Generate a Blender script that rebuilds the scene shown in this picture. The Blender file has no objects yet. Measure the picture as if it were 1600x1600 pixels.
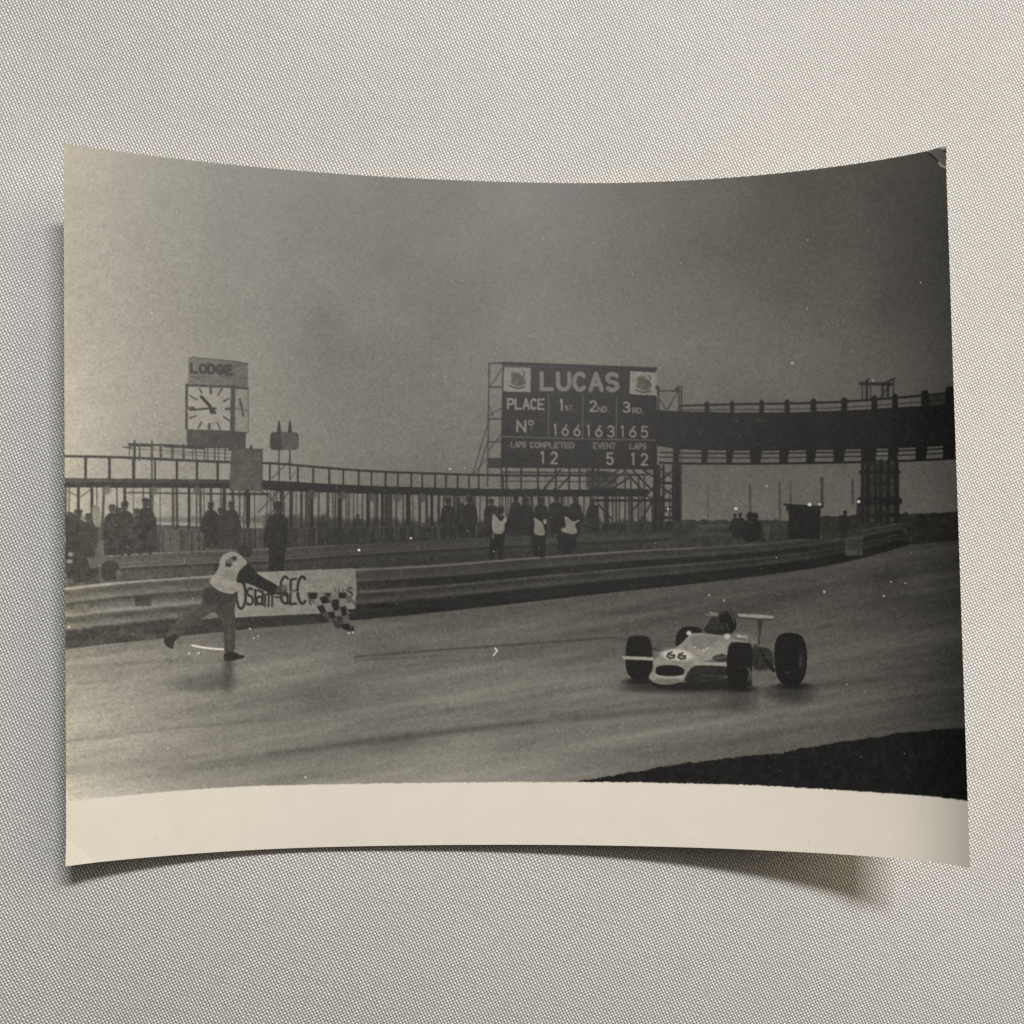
import bpy, math
import numpy as np
from mathutils import Matrix, Vector

scene = bpy.context.scene
R = math.radians

# ------------------------------------------------------------------ camera
cam_data = bpy.data.cameras.new('camera')
cam = bpy.data.objects.new('camera', cam_data)
scene.collection.objects.link(cam)
cam.matrix_world = Matrix.Translation((0, 0, 0.23)) @ Matrix.Rotation(0.038793, 4, 'X') @ Matrix.Rotation(-0.060883, 4, 'Y')
cam_data.sensor_width = 36.0
cam_data.lens = 36.0
cam_data.clip_start = 0.01
cam_data.clip_end = 20.0
scene.camera = cam

# ------------------------------------------------------------------ world (dim, slightly cool room light)
world = bpy.data.worlds.new('World')
scene.world = world
world.use_nodes = True
bg = world.node_tree.nodes['Background']
bg.inputs['Color'].default_value = (0.72, 0.85, 1.0, 1)
bg.inputs['Strength'].default_value = 0.03


def area(name, loc, target, size, power, color, size_y=None):
    l = bpy.data.lights.new(name, 'AREA')
    l.energy = power
    l.color = color
    l.shape = 'RECTANGLE'
    l.size = size
    l.size_y = size_y or size
    o = bpy.data.objects.new(name, l)
    scene.collection.objects.link(o)
    z = (Vector(loc) - Vector(target)).normalized()
    x = (Vector((1, 0, 0)) - z * z.x).normalized()       # long side kept parallel to the window wall
    y = z.cross(x)
    o.matrix_world = Matrix.Translation(loc) @ Matrix((x, y, z)).transposed().to_4x4()
    return o


# daylight from a wide window at the upper right (shadows fall to the lower left), a broad warm room light at the right
area('window_light', (0.40, 0.73, 1.20), (0.03, 0.05, 0), 0.42, 18.2, (1.0, 0.995, 0.985), 0.09)
area('room_light', (0.60, 0.28, 0.60), (0.02, 0.05, 0), 0.46, 2.75, (1.0, 0.84, 0.62))

scene.view_settings.view_transform = 'Standard'
scene.view_settings.look = 'None'
scene.view_settings.gamma = 1.0
scene.view_settings.exposure = 0.0


# ------------------------------------------------------------------ node helpers
class NT:
    def __init__(self, mat):
        mat.use_nodes = True
        self.t = mat.node_tree
        self.n = self.t.nodes
        self.bsdf = self.n['Principled BSDF']

    def node(self, kind, **kw):
        nd = self.n.new(kind)
        for k, v in kw.items():
            setattr(nd, k, v)
        return nd

    def link(self, a, b):
        self.t.links.new(a, b)

    def put(self, sock, v):
        if hasattr(v, 'is_output'):
            self.link(v, sock)
        else:
            sock.default_value = v

    def m(self, op, a, b=None, c=None, clamp=False):
        nd = self.node('ShaderNodeMath', operation=op, use_clamp=clamp)
        self.put(nd.inputs[0], a)
        if b is not None:
            self.put(nd.inputs[1], b)
        if c is not None:
            self.put(nd.inputs[2], c)
        return nd.outputs[0]

    def mix(self, f, a, b):
        nd = self.node('ShaderNodeMix', data_type='RGBA')
        self.put(nd.inputs[0], f)
        self.put(nd.inputs[6], a)
        self.put(nd.inputs[7], b)
        return nd.outputs[2]

    def fmix(self, f, a, b):
        nd = self.node('ShaderNodeMix', data_type='FLOAT')
        self.put(nd.inputs[0], f)
        self.put(nd.inputs[2], a)
        self.put(nd.inputs[3], b)
        return nd.outputs[0]

    def noise(self, vec, scale, detail=2.0, rough=0.5):
        nd = self.node('ShaderNodeTexNoise')
        self.link(vec, nd.inputs['Vector'])
        nd.inputs['Scale'].default_value = scale
        nd.inputs['Detail'].default_value = detail
        nd.inputs['Roughness'].default_value = rough
        return nd.outputs['Fac']


# ------------------------------------------------------------------ woven cloth
PITCH = 0.00065          # thread to thread
WEAVE_ANGLE = R(24.5)


def cloth_material():
    mat = bpy.data.materials.new('woven_cloth')
    g = NT(mat)
    co = g.node('ShaderNodeTexCoord').outputs['Object']
    # threads wander a little
    warp_n = g.node('ShaderNodeTexNoise')
    g.link(co, warp_n.inputs['Vector'])
    warp_n.inputs['Scale'].default_value = 26
    warp_n.inputs['Detail'].default_value = 3
    sub = g.node('ShaderNodeVectorMath', operation='SUBTRACT')
    g.link(warp_n.outputs['Color'], sub.inputs[0])
    sub.inputs[1].default_value = (0.5, 0.5, 0.5)
    scl = g.node('ShaderNodeVectorMath', operation='SCALE')
    g.link(sub.outputs[0], scl.inputs[0])
    scl.inputs['Scale'].default_value = 0.0028
    add = g.node('ShaderNodeVectorMath', operation='ADD')
    g.link(co, add.inputs[0])
    g.link(scl.outputs[0], add.inputs[1])
    mp = g.node('ShaderNodeMapping')
    g.link(add.outputs[0], mp.inputs['Vector'])
    mp.inputs['Rotation'].default_value = (0, 0, -WEAVE_ANGLE)
    mp.inputs['Scale'].default_value = (1 / PITCH, 1 / PITCH, 1)
    sep = g.node('ShaderNodeSeparateXYZ')
    g.link(mp.outputs[0], sep.inputs[0])
    s, t = sep.outputs[0], sep.outputs[1]
    fs, ft = g.m('FRACT', s), g.m('FRACT', t)
    is_, it_ = g.m('FLOOR', s), g.m('FLOOR', t)
    par = g.m('MULTIPLY', g.m('FRACT', g.m('MULTIPLY', g.m('ADD', is_, it_), 0.5)), 2.0)
    par = g.m('ROUND', par)                       # 0: warp float on top, 1: weft on top
    across = g.fmix(par, fs, ft)
    along = g.fmix(par, ft, fs)
    ca = g.m('SUBTRACT', g.m('MULTIPLY', across, 2.0), 1.0)
    cl = g.m('SUBTRACT', g.m('MULTIPLY', along, 2.0), 1.0)
    pa = g.m('SUBTRACT', 1.0, g.m('MULTIPLY', ca, ca))
    pl = g.m('SUBTRACT', 1.0, g.m('MULTIPLY', g.m('MULTIPLY', cl, cl), 0.75))
    h = g.m('MULTIPLY', g.m('POWER', g.m('MAXIMUM', pa, 0.0), 0.7), pl)
    h = g.m('MULTIPLY', h, g.fmix(par, 1.0, 0.86))
    # random yarn thickness per crossing
    cid = g.node('ShaderNodeCombineXYZ')
    g.link(is_, cid.inputs[0])
    g.link(it_, cid.inputs[1])
    wn = g.node('ShaderNodeTexWhiteNoise', noise_dimensions='2D')
    g.link(cid.outputs[0], wn.inputs['Vector'])
    rnd = wn.outputs['Value']
    h = g.m('MULTIPLY', h, g.m('ADD', 0.72, g.m('MULTIPLY', rnd, 0.42)))
    # fibres along each yarn
    fib = g.noise(co, 9000, 2)
    hb = g.m('ADD', h, g.m('MULTIPLY', fib, 0.10))
    bump = g.node('ShaderNodeBump')
    bump.inputs['Strength'].default_value = 1.0
    bump.inputs['Distance'].default_value = 0.00030
    g.link(hb, bump.inputs['Height'])
    g.link(bump.outputs['Normal'], g.bsdf.inputs['Normal'])
    # yarn colours: pale warp, greyer weft; shade in the gaps between threads is painted dark
    weft = (0.76, 0.745, 0.715, 1)
    warp = (0.96, 0.945, 0.915, 1)
    col = g.mix(par, warp, weft)
    big = g.noise(co, 11, 3)
    bigf = g.m('ADD', 0.90, g.m('MULTIPLY', big, 0.2))
    pore_shade = g.m('SMOOTH_MIN', g.m('MULTIPLY', h, 2.6), 1.0, 0.2)
    col = g.mix(pore_shade, (0.17, 0.16, 0.145, 1), col)
    mul = g.node('ShaderNodeMix', data_type='RGBA', blend_type='MULTIPLY')
    mul.inputs[0].default_value = 1.0
    g.link(col, mul.inputs[6])
    cc = g.node('ShaderNodeCombineColor')
    for i in range(3):
        g.link(g.m('MULTIPLY', bigf, g.m('ADD', 0.90, g.m('MULTIPLY', rnd, 0.2))), cc.inputs[i])
    g.link(cc.outputs[0], mul.inputs[7])
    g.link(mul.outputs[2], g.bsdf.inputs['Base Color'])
    g.bsdf.inputs['Roughness'].default_value = 0.42
    g.bsdf.inputs['Specular IOR Level'].default_value = 0.5
    g.bsdf.inputs['Sheen Weight'].default_value = 0.1
    return mat


def mesh_from_grid(name, P, mat, smooth=True, face_mask=None):
    """P: (rows, cols, 3) points; one quad per cell (row 0 = top)."""
    nr, nc = P.shape[:2]
    idx = np.arange(nr * nc, dtype=np.int32).reshape(nr, nc)
    q = np.stack([idx[:-1, :-1], idx[1:, :-1], idx[1:, 1:], idx[:-1, 1:]], -1).reshape(-1, 4)
    if face_mask is not None:
        q = q[face_mask.ravel()]
    used = np.unique(q)
    remap = np.full(nr * nc, -1, np.int32)
    remap[used] = np.arange(len(used), dtype=np.int32)
    q = remap[q]
    me = bpy.data.meshes.new(name)
    me.vertices.add(len(used))
    me.vertices.foreach_set('co', P.reshape(-1, 3)[used].astype(np.float32).ravel())
    me.loops.add(q.size)
    me.loops.foreach_set('vertex_index', q.ravel())
    me.polygons.add(len(q))
    me.polygons.foreach_set('loop_start', np.arange(0, q.size, 4, dtype=np.int32))
    me.polygons.foreach_set('loop_total', np.full(len(q), 4, np.int32))
    me.update(calc_edges=True)
    if smooth:
        me.polygons.foreach_set('use_smooth', np.ones(len(q), bool))
    me.materials.append(mat)
    return me, used


def link(name, me, parent=None):
    o = bpy.data.objects.new(name, me)
    scene.collection.objects.link(o)
    o.parent = parent
    return o


n = 260
gx, gy = np.meshgrid(np.linspace(-0.30, 0.30, n), np.linspace(0.30, -0.30, n))
und = (np.sin(gx * 31 + gy * 9 + 0.6) * 0.5 + np.sin(gx * 17 - gy * 26 + 2.0) * 0.6 + np.sin(gx * 52 + gy * 38) * 0.22
       + np.sin((gx * 0.9 + gy * 0.35) * 74 + 1.1) * 0.16)
und = (und - 1.5) * 0.0012
und -= 1.5 * np.clip(-gy - 0.055, 0, 1) ** 2      # the cloth falls away a little towards the near side
und += 0.0035 * np.exp(-((gx + 0.104) / 0.030) ** 2 - ((gy - 0.055) / 0.040) ** 2)     # a soft ruck beside the print
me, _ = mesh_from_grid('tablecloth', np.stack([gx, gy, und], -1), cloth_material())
cloth = link('tablecloth', me)
cloth['kind'] = 'structure'
cloth['label'] = 'off-white woven cloth the curled photograph lies on'

# ------------------------------------------------------------------ the sheet: a curled rectangle of photographic paper
W, H = 0.189809, 0.148539
CUR = ((0.558235, 1.19375, 0.55287, 0.13), (1.089925, 0.414429, 0.293233, 0.40))    # top and bottom edge: curl left, curl right, lowest point, extra curl at the right end
BEND, ROT, OX, OY = 0.210836, 0.004046, 0.014185, 0.009748
LIFT = 0.00045


def edge_curve(kl, kr, s0, hard, m=600):
    s = np.linspace(0, 1, m)
    d = s - s0
    th = np.where(d < 0, kl, kr) * d * (1 + BEND * d * d * 4)
    th = th + hard * np.clip((s - 0.90) / 0.10, 0, 1) ** 1.8      # the right edge curls harder
    ds = W / (m - 1)
    mid = (th[1:] + th[:-1]) / 2
    cx = np.concatenate([[0], np.cumsum(np.cos(mid)) * ds])
    cz = np.concatenate([[0], np.cumsum(np.sin(mid)) * ds])
    return s, cx - np.interp(s0, s, cx) + W * (s0 - .5), cz - np.interp(s0, s, cz)


def sheet(u, v, drop=0.0):
    s, x0, z0 = edge_curve(*CUR[0])
    _, x1, z1 = edge_curve(*CUR[1])
    x = np.interp(u, s, x0) * (1 - v) + np.interp(u, s, x1) * v
    z = np.interp(u, s, z0) * (1 - v) + np.interp(u, s, z1) * v
    y = H * (.5 - v)
    # the worn upper right corner is bent, the lower left one a touch
    z = z + 0.0004 * np.clip((u - 0.978) / 0.022 - (v / 0.028), 0, 1)
    z = z + 0.0005 * np.clip((0.03 - u) / 0.03 - (1 - v) / 0.04, 0, 1)
    c, sn = math.cos(ROT), math.sin(ROT)
    return np.stack([c * x - sn * y + OX, sn * x + c * y + OY, z + LIFT - drop], -1)


# picture coordinates (the drawing below is laid out in them) for a point u,v of the sheet
PX = [100.569, 5.098, -0.102, 1565.118, -30.104, 1.927, -478.368, 48.629, -12.068, 255.377, 65.376, 27.303, 34.016, -52.496, -16.132]
PY = [225.613, 1142.232, -16.242, 234.908, -451.98, 33.17, -326.465, 428.003, 274.239, 291.119, -343.657, -309.275, -192.973, 315.465, 45.601]


def pic(u, v):
    B = [u ** i * v ** j for i in range(5) for j in range(3)]
    return sum(b * c for b, c in zip(B, PX)), sum(b * c for b, c in zip(B, PY))


# ------------------------------------------------------------------ drawing the black-and-white print
rng = np.random.default_rng(7)
SC = 2.0
X0, Y0, X1, Y1 = 88, 212, 1532, 1368
CW, CH = int((X1 - X0) * SC), int((Y1 - Y0) * SC)
T = np.ones((CH, CW), np.float32)               # tone: 0 = deepest black of the print, 1 = its sky
RID = np.zeros((CH, CW), np.uint8)              # which printed subject a spot belongs to


def vnoise(w, h, cells_x, cells_y):
    gnp = rng.standard_normal((cells_y + 3, cells_x + 3)).astype(np.float32)
    xs = np.linspace(0, cells_x, w, endpoint=False)
    ys = np.linspace(0, cells_y, h, endpoint=False)
    xi, yi = xs.astype(int), ys.astype(int)
    fx, fy = xs - xi, ys - yi
    fx, fy = (fx * fx * (3 - 2 * fx)).astype(np.float32), (fy * fy * (3 - 2 * fy)).astype(np.float32)
    a = gnp[yi][:, xi] * (1 - fx) + gnp[yi][:, xi + 1] * fx
    b = gnp[yi + 1][:, xi] * (1 - fx) + gnp[yi + 1][:, xi + 1] * fx
    return a * (1 - fy[:, None]) + b * fy[:, None]


def fbm(w, h, cx, cy, octv=4, gain=0.55):
    o = np.zeros((h, w), np.float32)
    amp = 1.0
    for _ in range(octv):
        o += amp * vnoise(w, h, cx, cy)
        cx *= 2
        cy *= 2
        amp *= gain
    return o


def blur(a, r, times=3):
    """box blurs of radius r (canvas pixels)"""
    for ax in (0, 1):
        for _ in range(times):
            pad = [(0, 0), (0, 0)]
            pad[ax] = (r + 1, r)
            c = np.cumsum(np.pad(a, pad, mode='edge'), axis=ax, dtype=np.float64)
            k = 2 * r + 1
            a = ((c[k:] - c[:-k]) if ax == 0 else (c[:, k:] - c[:, :-k])).astype(np.float32) / k
    return a


XX = (np.arange(CW, dtype=np.float32) + .5) / SC + X0
YY = (np.arange(CH, dtype=np.float32) + .5) / SC + Y0


def box_of(pts, m=0.0):
    p = np.asarray(pts, float)
    x0, y0 = p.min(0) - m
    x1, y1 = p.max(0) + m
    i0, i1 = max(0, int((x0 - X0) * SC) - 1), min(CW, int((x1 - X0) * SC) + 2)
    j0, j1 = max(0, int((y0 - Y0) * SC) - 1), min(CH, int((y1 - Y0) * SC) + 2)
    return i0, i1, j0, j1


def poly_mask(pts):
    i0, i1, j0, j1 = box_of(pts)
    x, y = XX[i0:i1][None, :], YY[j0:j1][:, None]
    m = np.zeros((j1 - j0, i1 - i0), bool)
    k = len(pts)
    for a in range(k):
        (xa, ya), (xb, yb) = pts[a], pts[(a + 1) % k]
        if ya == yb:
            continue
        c = ((ya > y) != (yb > y)) & (x < (xb - xa) * (y - ya) / (yb - ya) + xa)
        m ^= c
    return m, (slice(j0, j1), slice(i0, i1))


def smooth_pts(pts, it=2):
    """round the corners of a closed outline (Chaikin)"""
    p = np.asarray(pts, float)
    for _ in range(it):
        q = np.roll(p, -1, 0)
        p = np.stack([p * .75 + q * .25, p * .25 + q * .75], 1).reshape(-1, 2)
    return [tuple(a) for a in p]


def poly(pts, t, alpha=1.0, rnd=0, mottle=0.0):
    if rnd:
        pts = smooth_pts(pts, rnd)
    m, sl = poly_mask(pts)
    v = t if callable(t) is False else t(XX[sl[1]][None, :], YY[sl[0]][:, None])
    if mottle:
        v = v + mottle * vnoise(m.shape[1], m.shape[0], max(2, m.shape[1] // 14), max(2, m.shape[0] // 14))
    T[sl] = np.where(m, T[sl] * (1 - alpha) + alpha * v, T[sl])


def line(pts, w, t, alpha=1.0, soft=0.5):
    for (xa, ya), (xb, yb) in zip(pts[:-1], pts[1:]):
        i0, i1, j0, j1 = box_of([(xa, ya), (xb, yb)], w + 2)
        if i1 <= i0 or j1 <= j0:
            continue
        x, y = XX[i0:i1][None, :], YY[j0:j1][:, None]
        dx, dy = xb - xa, yb - ya
        L = dx * dx + dy * dy + 1e-9
        s = np.clip(((x - xa) * dx + (y - ya) * dy) / L, 0, 1)
        d = np.hypot(x - xa - s * dx, y - ya - s * dy)
        a = np.clip((w / 2 + soft - d) / (2 * soft), 0, 1) * alpha
        sl = (slice(j0, j1), slice(i0, i1))
        T[sl] = T[sl] * (1 - a) + a * t


def blob(cx, cy, rx, ry, t, alpha=1.0, ang=0.0, soft=0.25):
    r = max(rx, ry) * 1.4
    i0, i1, j0, j1 = box_of([(cx - r, cy - r), (cx + r, cy + r)])
    x, y = XX[i0:i1][None, :] - cx, YY[j0:j1][:, None] - cy
    c, s = math.cos(ang), math.sin(ang)
    d = np.hypot((c * x + s * y) / rx, (-s * x + c * y) / ry)
    a = np.clip((1 + soft - d) / (2 * soft), 0, 1) * alpha
    sl = (slice(j0, j1), slice(i0, i1))
    T[sl] = T[sl] * (1 - a) + a * t


def rect(x0, y0, x1, y1, t, alpha=1.0, mottle=0.0):
    poly([(x0, y0), (x1, y0), (x1, y1), (x0, y1)], t, alpha, 0, mottle)


def arc(cx, cy, rx, ry, a0, a1, k=10):
    return [(cx + rx * math.cos(R(a0 + (a1 - a0) * i / k)), cy - ry * math.sin(R(a0 + (a1 - a0) * i / k))) for i in range(k + 1)]


# stroke letters on a unit box, y down
GL = {
    'L': [[(0, 0), (0, 1), (.9, 1)]], 'O': [arc(.5, .5, .5, .5, 0, 360, 16)], 'D': [[(0, 0), (0, 1), (.35, 1)] + arc(.35, .5, .6, .5, -90, 90) + [(0, 0)]],
    'G': [arc(.5, .5, .5, .5, 45, 330, 14) + [(1, .55), (.6, .55)]], 'E': [[(.9, 0), (0, 0), (0, 1), (.9, 1)], [(0, .5), (.75, .5)]],
    'U': [[(0, 0), (0, .65)] + arc(.5, .65, .5, .35, 180, 360) + [(1, 0)]], 'C': [arc(.5, .5, .5, .5, 45, 315, 14)],
    'A': [[(0, 1), (.5, 0), (1, 1)], [(.2, .65), (.8, .65)]], 'S': [arc(.5, .25, .45, .25, 30, 270, 8) + arc(.5, .75, .45, .25, 90, -150, 8)],
    'P': [[(0, 1), (0, 0), (.5, 0)] + arc(.5, .27, .45, .27, 90, -90, 8) + [(0, .54)]], 'N': [[(0, 1), (0, 0), (1, 1), (1, 0)]],
    'R': [[(0, 1), (0, 0), (.5, 0)] + arc(.5, .27, .45, .27, 90, -90, 8) + [(0, .54)], [(.45, .54), (.95, 1)]],
    'T': [[(0, 0), (1, 0)], [(.5, 0), (.5, 1)]], 'M': [[(0, 1), (0, 0), (.5, .7), (1, 0), (1, 1)]], 'V': [[(0, 0), (.5, 1), (1, 0)]],
    '1': [[(.35, .12), (.6, 0), (.6, 1)]], '2': [arc(.5, .28, .45, .28, 160, -35, 8) + [(.05, 1), (1, 1)]],
    '3': [arc(.45, .26, .45, .26, 150, -90, 8) + arc(.45, .74, .5, .26, 90, -150, 8)],
    '5': [[(.9, 0), (.15, 0), (.1, .45)] + arc(.45, .68, .48, .32, 120, -150, 10)],
    '6': [[(.75, 0), (.2, .5)] + arc(.5, .7, .45, .3, 160, -200, 14)], '.': [[(.3, 1), (.35, 1)]], 'o': [arc(.5, .5, .5, .5, 0, 360, 12)],
    'b': [[(0, 0), (0, 1)]],
}


def text(s, x0, y0, x1, y1, w, t, gap=0.28, slope=0.0, alpha=1.0, soft=0.5):
    k = len(s)
    cw = (x1 - x0) / (k + gap * (k - 1)) if k > 1 else (x1 - x0)
    for i, ch in enumerate(s):
        ox = x0 + i * cw * (1 + gap)
        for st in GL[ch]:
            pts = [(ox + a * cw, y0 + b * (y1 - y0) + (ox + a * cw - x0) * slope) for a, b in st]
            line(pts, w, t, alpha, soft)


def curve(tab):
    xs, ys = zip(*tab)
    # smooth the polyline so that rails bend instead of kinking
    g = np.linspace(xs[0], xs[-1], 240)
    v = np.interp(g, xs, ys)
    pad = np.concatenate([2 * v[0] - v[1:13][::-1], v, 2 * v[-1] - v[-13:-1][::-1]])
    v = np.convolve(pad, np.ones(25) / 25, 'valid')
    return lambda x: np.interp(x, g, v)


# ---- sky
cl = fbm(CW, CH, 5, 5, 5)
T += 0.05 * cl + 0.035 * fbm(CW, CH, 14, 12, 3)
for a in ((885, 515, 150, 60, 1.15, .55, -.5), (1085, 385, 170, 100, .84, .5, 0), (480, 330, 170, 60, .90, .5, .1), (650, 640, 230, 80, 1.10, .5, 0), (690, 440, 70, 50, .90, .5, .6), (860, 430, 90, 40, .88, .5, .2), (800, 500, 26, 60, 1.10, .5, .9), (380, 480, 50, 40, .92, .5, 0), (1250, 560, 180, 50, 1.10, .5, 0), (330, 560, 120, 90, 1.07, .5, 0),
          (960, 560, 120, 26, 1.12, .5, -.2), (1400, 330, 110, 70, .9, .5, 0)):
    blob(a[0], a[1], a[2], a[3], a[4], a[5], a[6], .95)

# ---- curves of the circuit
rail_top = curve([(90, 920), (104, 918), (180, 909), (260, 902), (330, 899), (557, 889), (700, 882), (800, 873), (855, 869.5), (1000, 859), (1100, 855), (1200, 848.5), (1240, 845), (1320, 834), (1347, 829), (1405, 817)])
road_edge = curve([(90, 1016), (104, 1013), (250, 998), (340, 988), (368, 984), (515, 973), (620, 963), (700, 955), (850, 938), (1000, 921), (1100, 911), (1240, 893), (1316, 881), (1425, 851), (1440, 845)])
rear_top = curve([(90, 876), (168, 868), (340, 860), (400, 860), (557, 849.5), (700, 842), (812, 837), (906, 833), (1000, 830), (1065, 827), (1200, 822)])

# ---- background ground behind the rails
xs = np.arange(100, 1530, 6)
ground_y = np.interp(xs, [100, 250, 420, 700, 1000, 1060, 1230, 1300, 1420, 1530], [800, 812, 826, 822, 815, 813, 813, 806, 803, 800]) + rng.normal(0, 1.0, len(xs))
poly([(x, y) for x, y in zip(xs, ground_y)] + [(1530, 960), (100, 1020)], 0.30, 1, 0, 0.05)
poly([(1040, 815), (1230, 815), (1230, 846), (1100, 856), (1000, 858)], 0.34, 1, 0, 0.06)

# ---- track: wet tarmac
rx = np.arange(90, 1532, 4)
ry = np.where(rx < 1425, road_edge(rx), 851 - (rx - 1425) * 0.10)
road = [(a, b) for a, b in zip(rx, ry)] + [(1532, 1260), (90, 1270)]
wet = fbm(CW, CH, 4, 26, 5, 0.6)
streak = vnoise(CW, CH, 5, 120)
fine = vnoise(CW, CH, 60, 400)


def road_tone(x, y):
    j0, i0 = int(round((y[0, 0] - Y0) * SC - .5)), int(round((x[0, 0] - X0) * SC - .5))
    hh, ww = y.shape[0], x.shape[1]
    d = np.clip((y - np.interp(x, rx, ry)) / 240.0, 0, 1)
    b = 0.60 + 0.36 * np.sqrt(d)
    b = b + 0.06 * np.exp(-((x - 330) / 170) ** 2) * (d > 0.2) - 0.12 * np.exp(-((x - 1480) / 120) ** 2) + 0.30 * np.exp(-((x - 740) / 260) ** 2) * (0.35 + 0.65 * d)
    # bands sweep along the track: shear the noise with the curve of the road
    sh = (np.broadcast_to(x, (hh, ww)) - X0) * 0.16
    jj = np.clip(((np.broadcast_to(y, (hh, ww)) + sh - Y0 - 60) * SC).astype(int) % CH, 0, CH - 1)
    ii = np.arange(i0, i0 + ww)[None, :]
    return b + 0.075 * wet[jj, ii] + 0.042 * streak[jj, ii] + 0.025 * fine[jj, ii]


poly(road, road_tone)
# long dark tyre lines and a bright seam
for pts, w, t, al in (([(555, 1026), (640, 1019), (760, 1010), (960, 996)], 3, .40, .7), ([(555, 1031), (700, 1024)], 2, .5, .4),
                      ([(105, 1158), (250, 1140), (420, 1124)], 5, .62, .45), ([(420, 1178), (640, 1150), (900, 1120), (1180, 1098)], 10, .60, .5),
                      ([(250, 1200), (560, 1160), (830, 1128)], 6, .62, .4), ([(560, 1130), (700, 1110), (860, 1085)], 8, .66, .35),
                      ([(860, 1118), (1000, 1098), (1300, 1068), (1500, 1050)], 7, .62, .4), ([(1000, 1180), (1250, 1140), (1490, 1100)], 9, .72, .35),
                      ([(105, 1031), (180, 1026), (300, 1024)], 3, .80, .5), ([(105, 1042), (300, 1030)], 5, .52, .4), ([(104, 1068), (180, 1064)], 5, .6, .5),
                      ([(600, 968), (800, 950), (960, 932)], 9, .50, .35), ([(940, 960), (1000, 952), (1050, 950)], 7, .42, .5), ([(960, 1000), (1010, 996)], 8, .5, .5)):
    line(pts, w, t, al, w * .45)
for x, y, rx_, ry_, t, al in ((1380, 900, 34, 16, .36, .5), (1390, 935, 40, 14, .40, .45), (1330, 950, 60, 10, .5, .3), (1050, 940, 40, 10, .5, .3), (505, 1090, 42, 20, .62, .45),
                              (620, 1160, 60, 14, .62, .35), (600, 1015, 40, 16, .6, .3), (700, 975, 60, 12, .48, .3), (160, 1050, 60, 10, .55, .35), (235, 1045, 50, 8, .6, .3)):
    blob(x, y, rx_, ry_, t, al, -0.08, 0.7)

# ---- front guard rail, two corrugated beams following the edge of the track
fr = [0, .035, .05, .11, .20, .235, .255, .27, .42, .44, .47, .50, .55, .62, .66, .69, .72, 1.0]
mid = [.80, .78, .28, .30, .42, .46, .30, .06, .08, .55, .52, .24, .26, .40, .46, .20, .0, .02]
lef = [.88, .86, .42, .34, .52, .56, .22, .20, .62, .72, .70, .36, .30, .50, .55, .34, .14, .20]
rig = [.62, .55, .30, .30, .40, .38, .22, .14, .16, .40, .36, .2, .2, .32, .30, .12, .05, .08]
cols = np.arange(int((102 - X0) * SC), int((1424 - X0) * SC))
xc = XX[cols]
top = np.where(xc < 1405, rail_top(np.minimum(xc, 1405)), 817 + (xc - 1405) * 1.55)
bot = road_edge(xc)
wob = vnoise(CW, CH, 40, 200) * 0.045 + vnoise(CW, CH, 300, 300) * 0.03
for c, x, a, b in zip(cols, xc, top, bot):
    if b <= a:
        continue
    j0, j1 = int((a - Y0) * SC), int((b - Y0) * SC)
    f = (YY[j0:j1] - a) / (b - a)
    w = np.clip((x - 420) / 260, 0, 1)
    w2 = np.clip((x - 1050) / 250, 0, 1)
    v = np.interp(f, fr, lef) * (1 - w) + np.interp(f, fr, mid) * w
    v = v * (1 - w2) + np.interp(f, fr, rig) * w2
    T[j0:j1, c] = v + wob[j0:j1, c]
for x, w in ((212, 25), (118, 22), (640, 9), (800, 9), (980, 8), (1130, 8)):      # posts seen in the gap between the beams
    a, b = float(rail_top(x)), float(road_edge(x))
    rect(x, a + .27 * (b - a), x + w, a + .44 * (b - a) - 2, .06 if x > 300 else (.12 if x == 212 else .45), .8)
rect(1320, 834, 1347, 868, .58, 1, .06)                      # pale board tied to the far rail
rect(1322, 842, 1347, 860, .42, .8, .06)
line([(1095, 857), (1240, 847)], 7, .52, .5, 3)
for x in (990, 1012, 1067, 1104, 1136, 1188, 1214):           # clumps on the verge
    blob(x, float(rail_top(x)) - 3, 5, 2, .2, .8)

# ---- rear guard rail
for x0, x1 in ((168, 1065),):
    for off, w, t in ((0, 3, .62), (6, 8, .34), (13, 5, .42), (19, 2.5, .55), (23, 5, .15)):
        line([(x, float(rear_top(x)) + off * (1 - (x - 168) / 2400)) for x in range(x0, x1, 40)], w, t, .85)
poly([(168, 896), (330, 889), (330, 899), (104, 915), (104, 905)], .30, 1, 0, .05)
poly([(400, 888), (557, 876), (1000, 852), (1000, 858), (700, 880), (557, 887), (400, 893)], .22, .8, 0, .05)

# ---- raised walkway with its supports
beam_top = curve([(90, 747), (103, 747), (360, 749.5), (413, 750), (490, 755), (580, 759.5), (670, 762), (760, 764), (880, 765), (1012, 765)])
beam_bot = curve([(90, 762), (103, 762), (360, 763), (413, 766), (490, 769), (580, 772), (670, 774), (760, 776), (880, 776), (1012, 776)])
rail_up = curve([(90, 713), (103, 713), (200, 715), (300, 720), (360, 723), (413, 722.5), (490, 729.6), (580, 737), (670, 740), (760, 743), (880, 743), (960, 743)])
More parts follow.
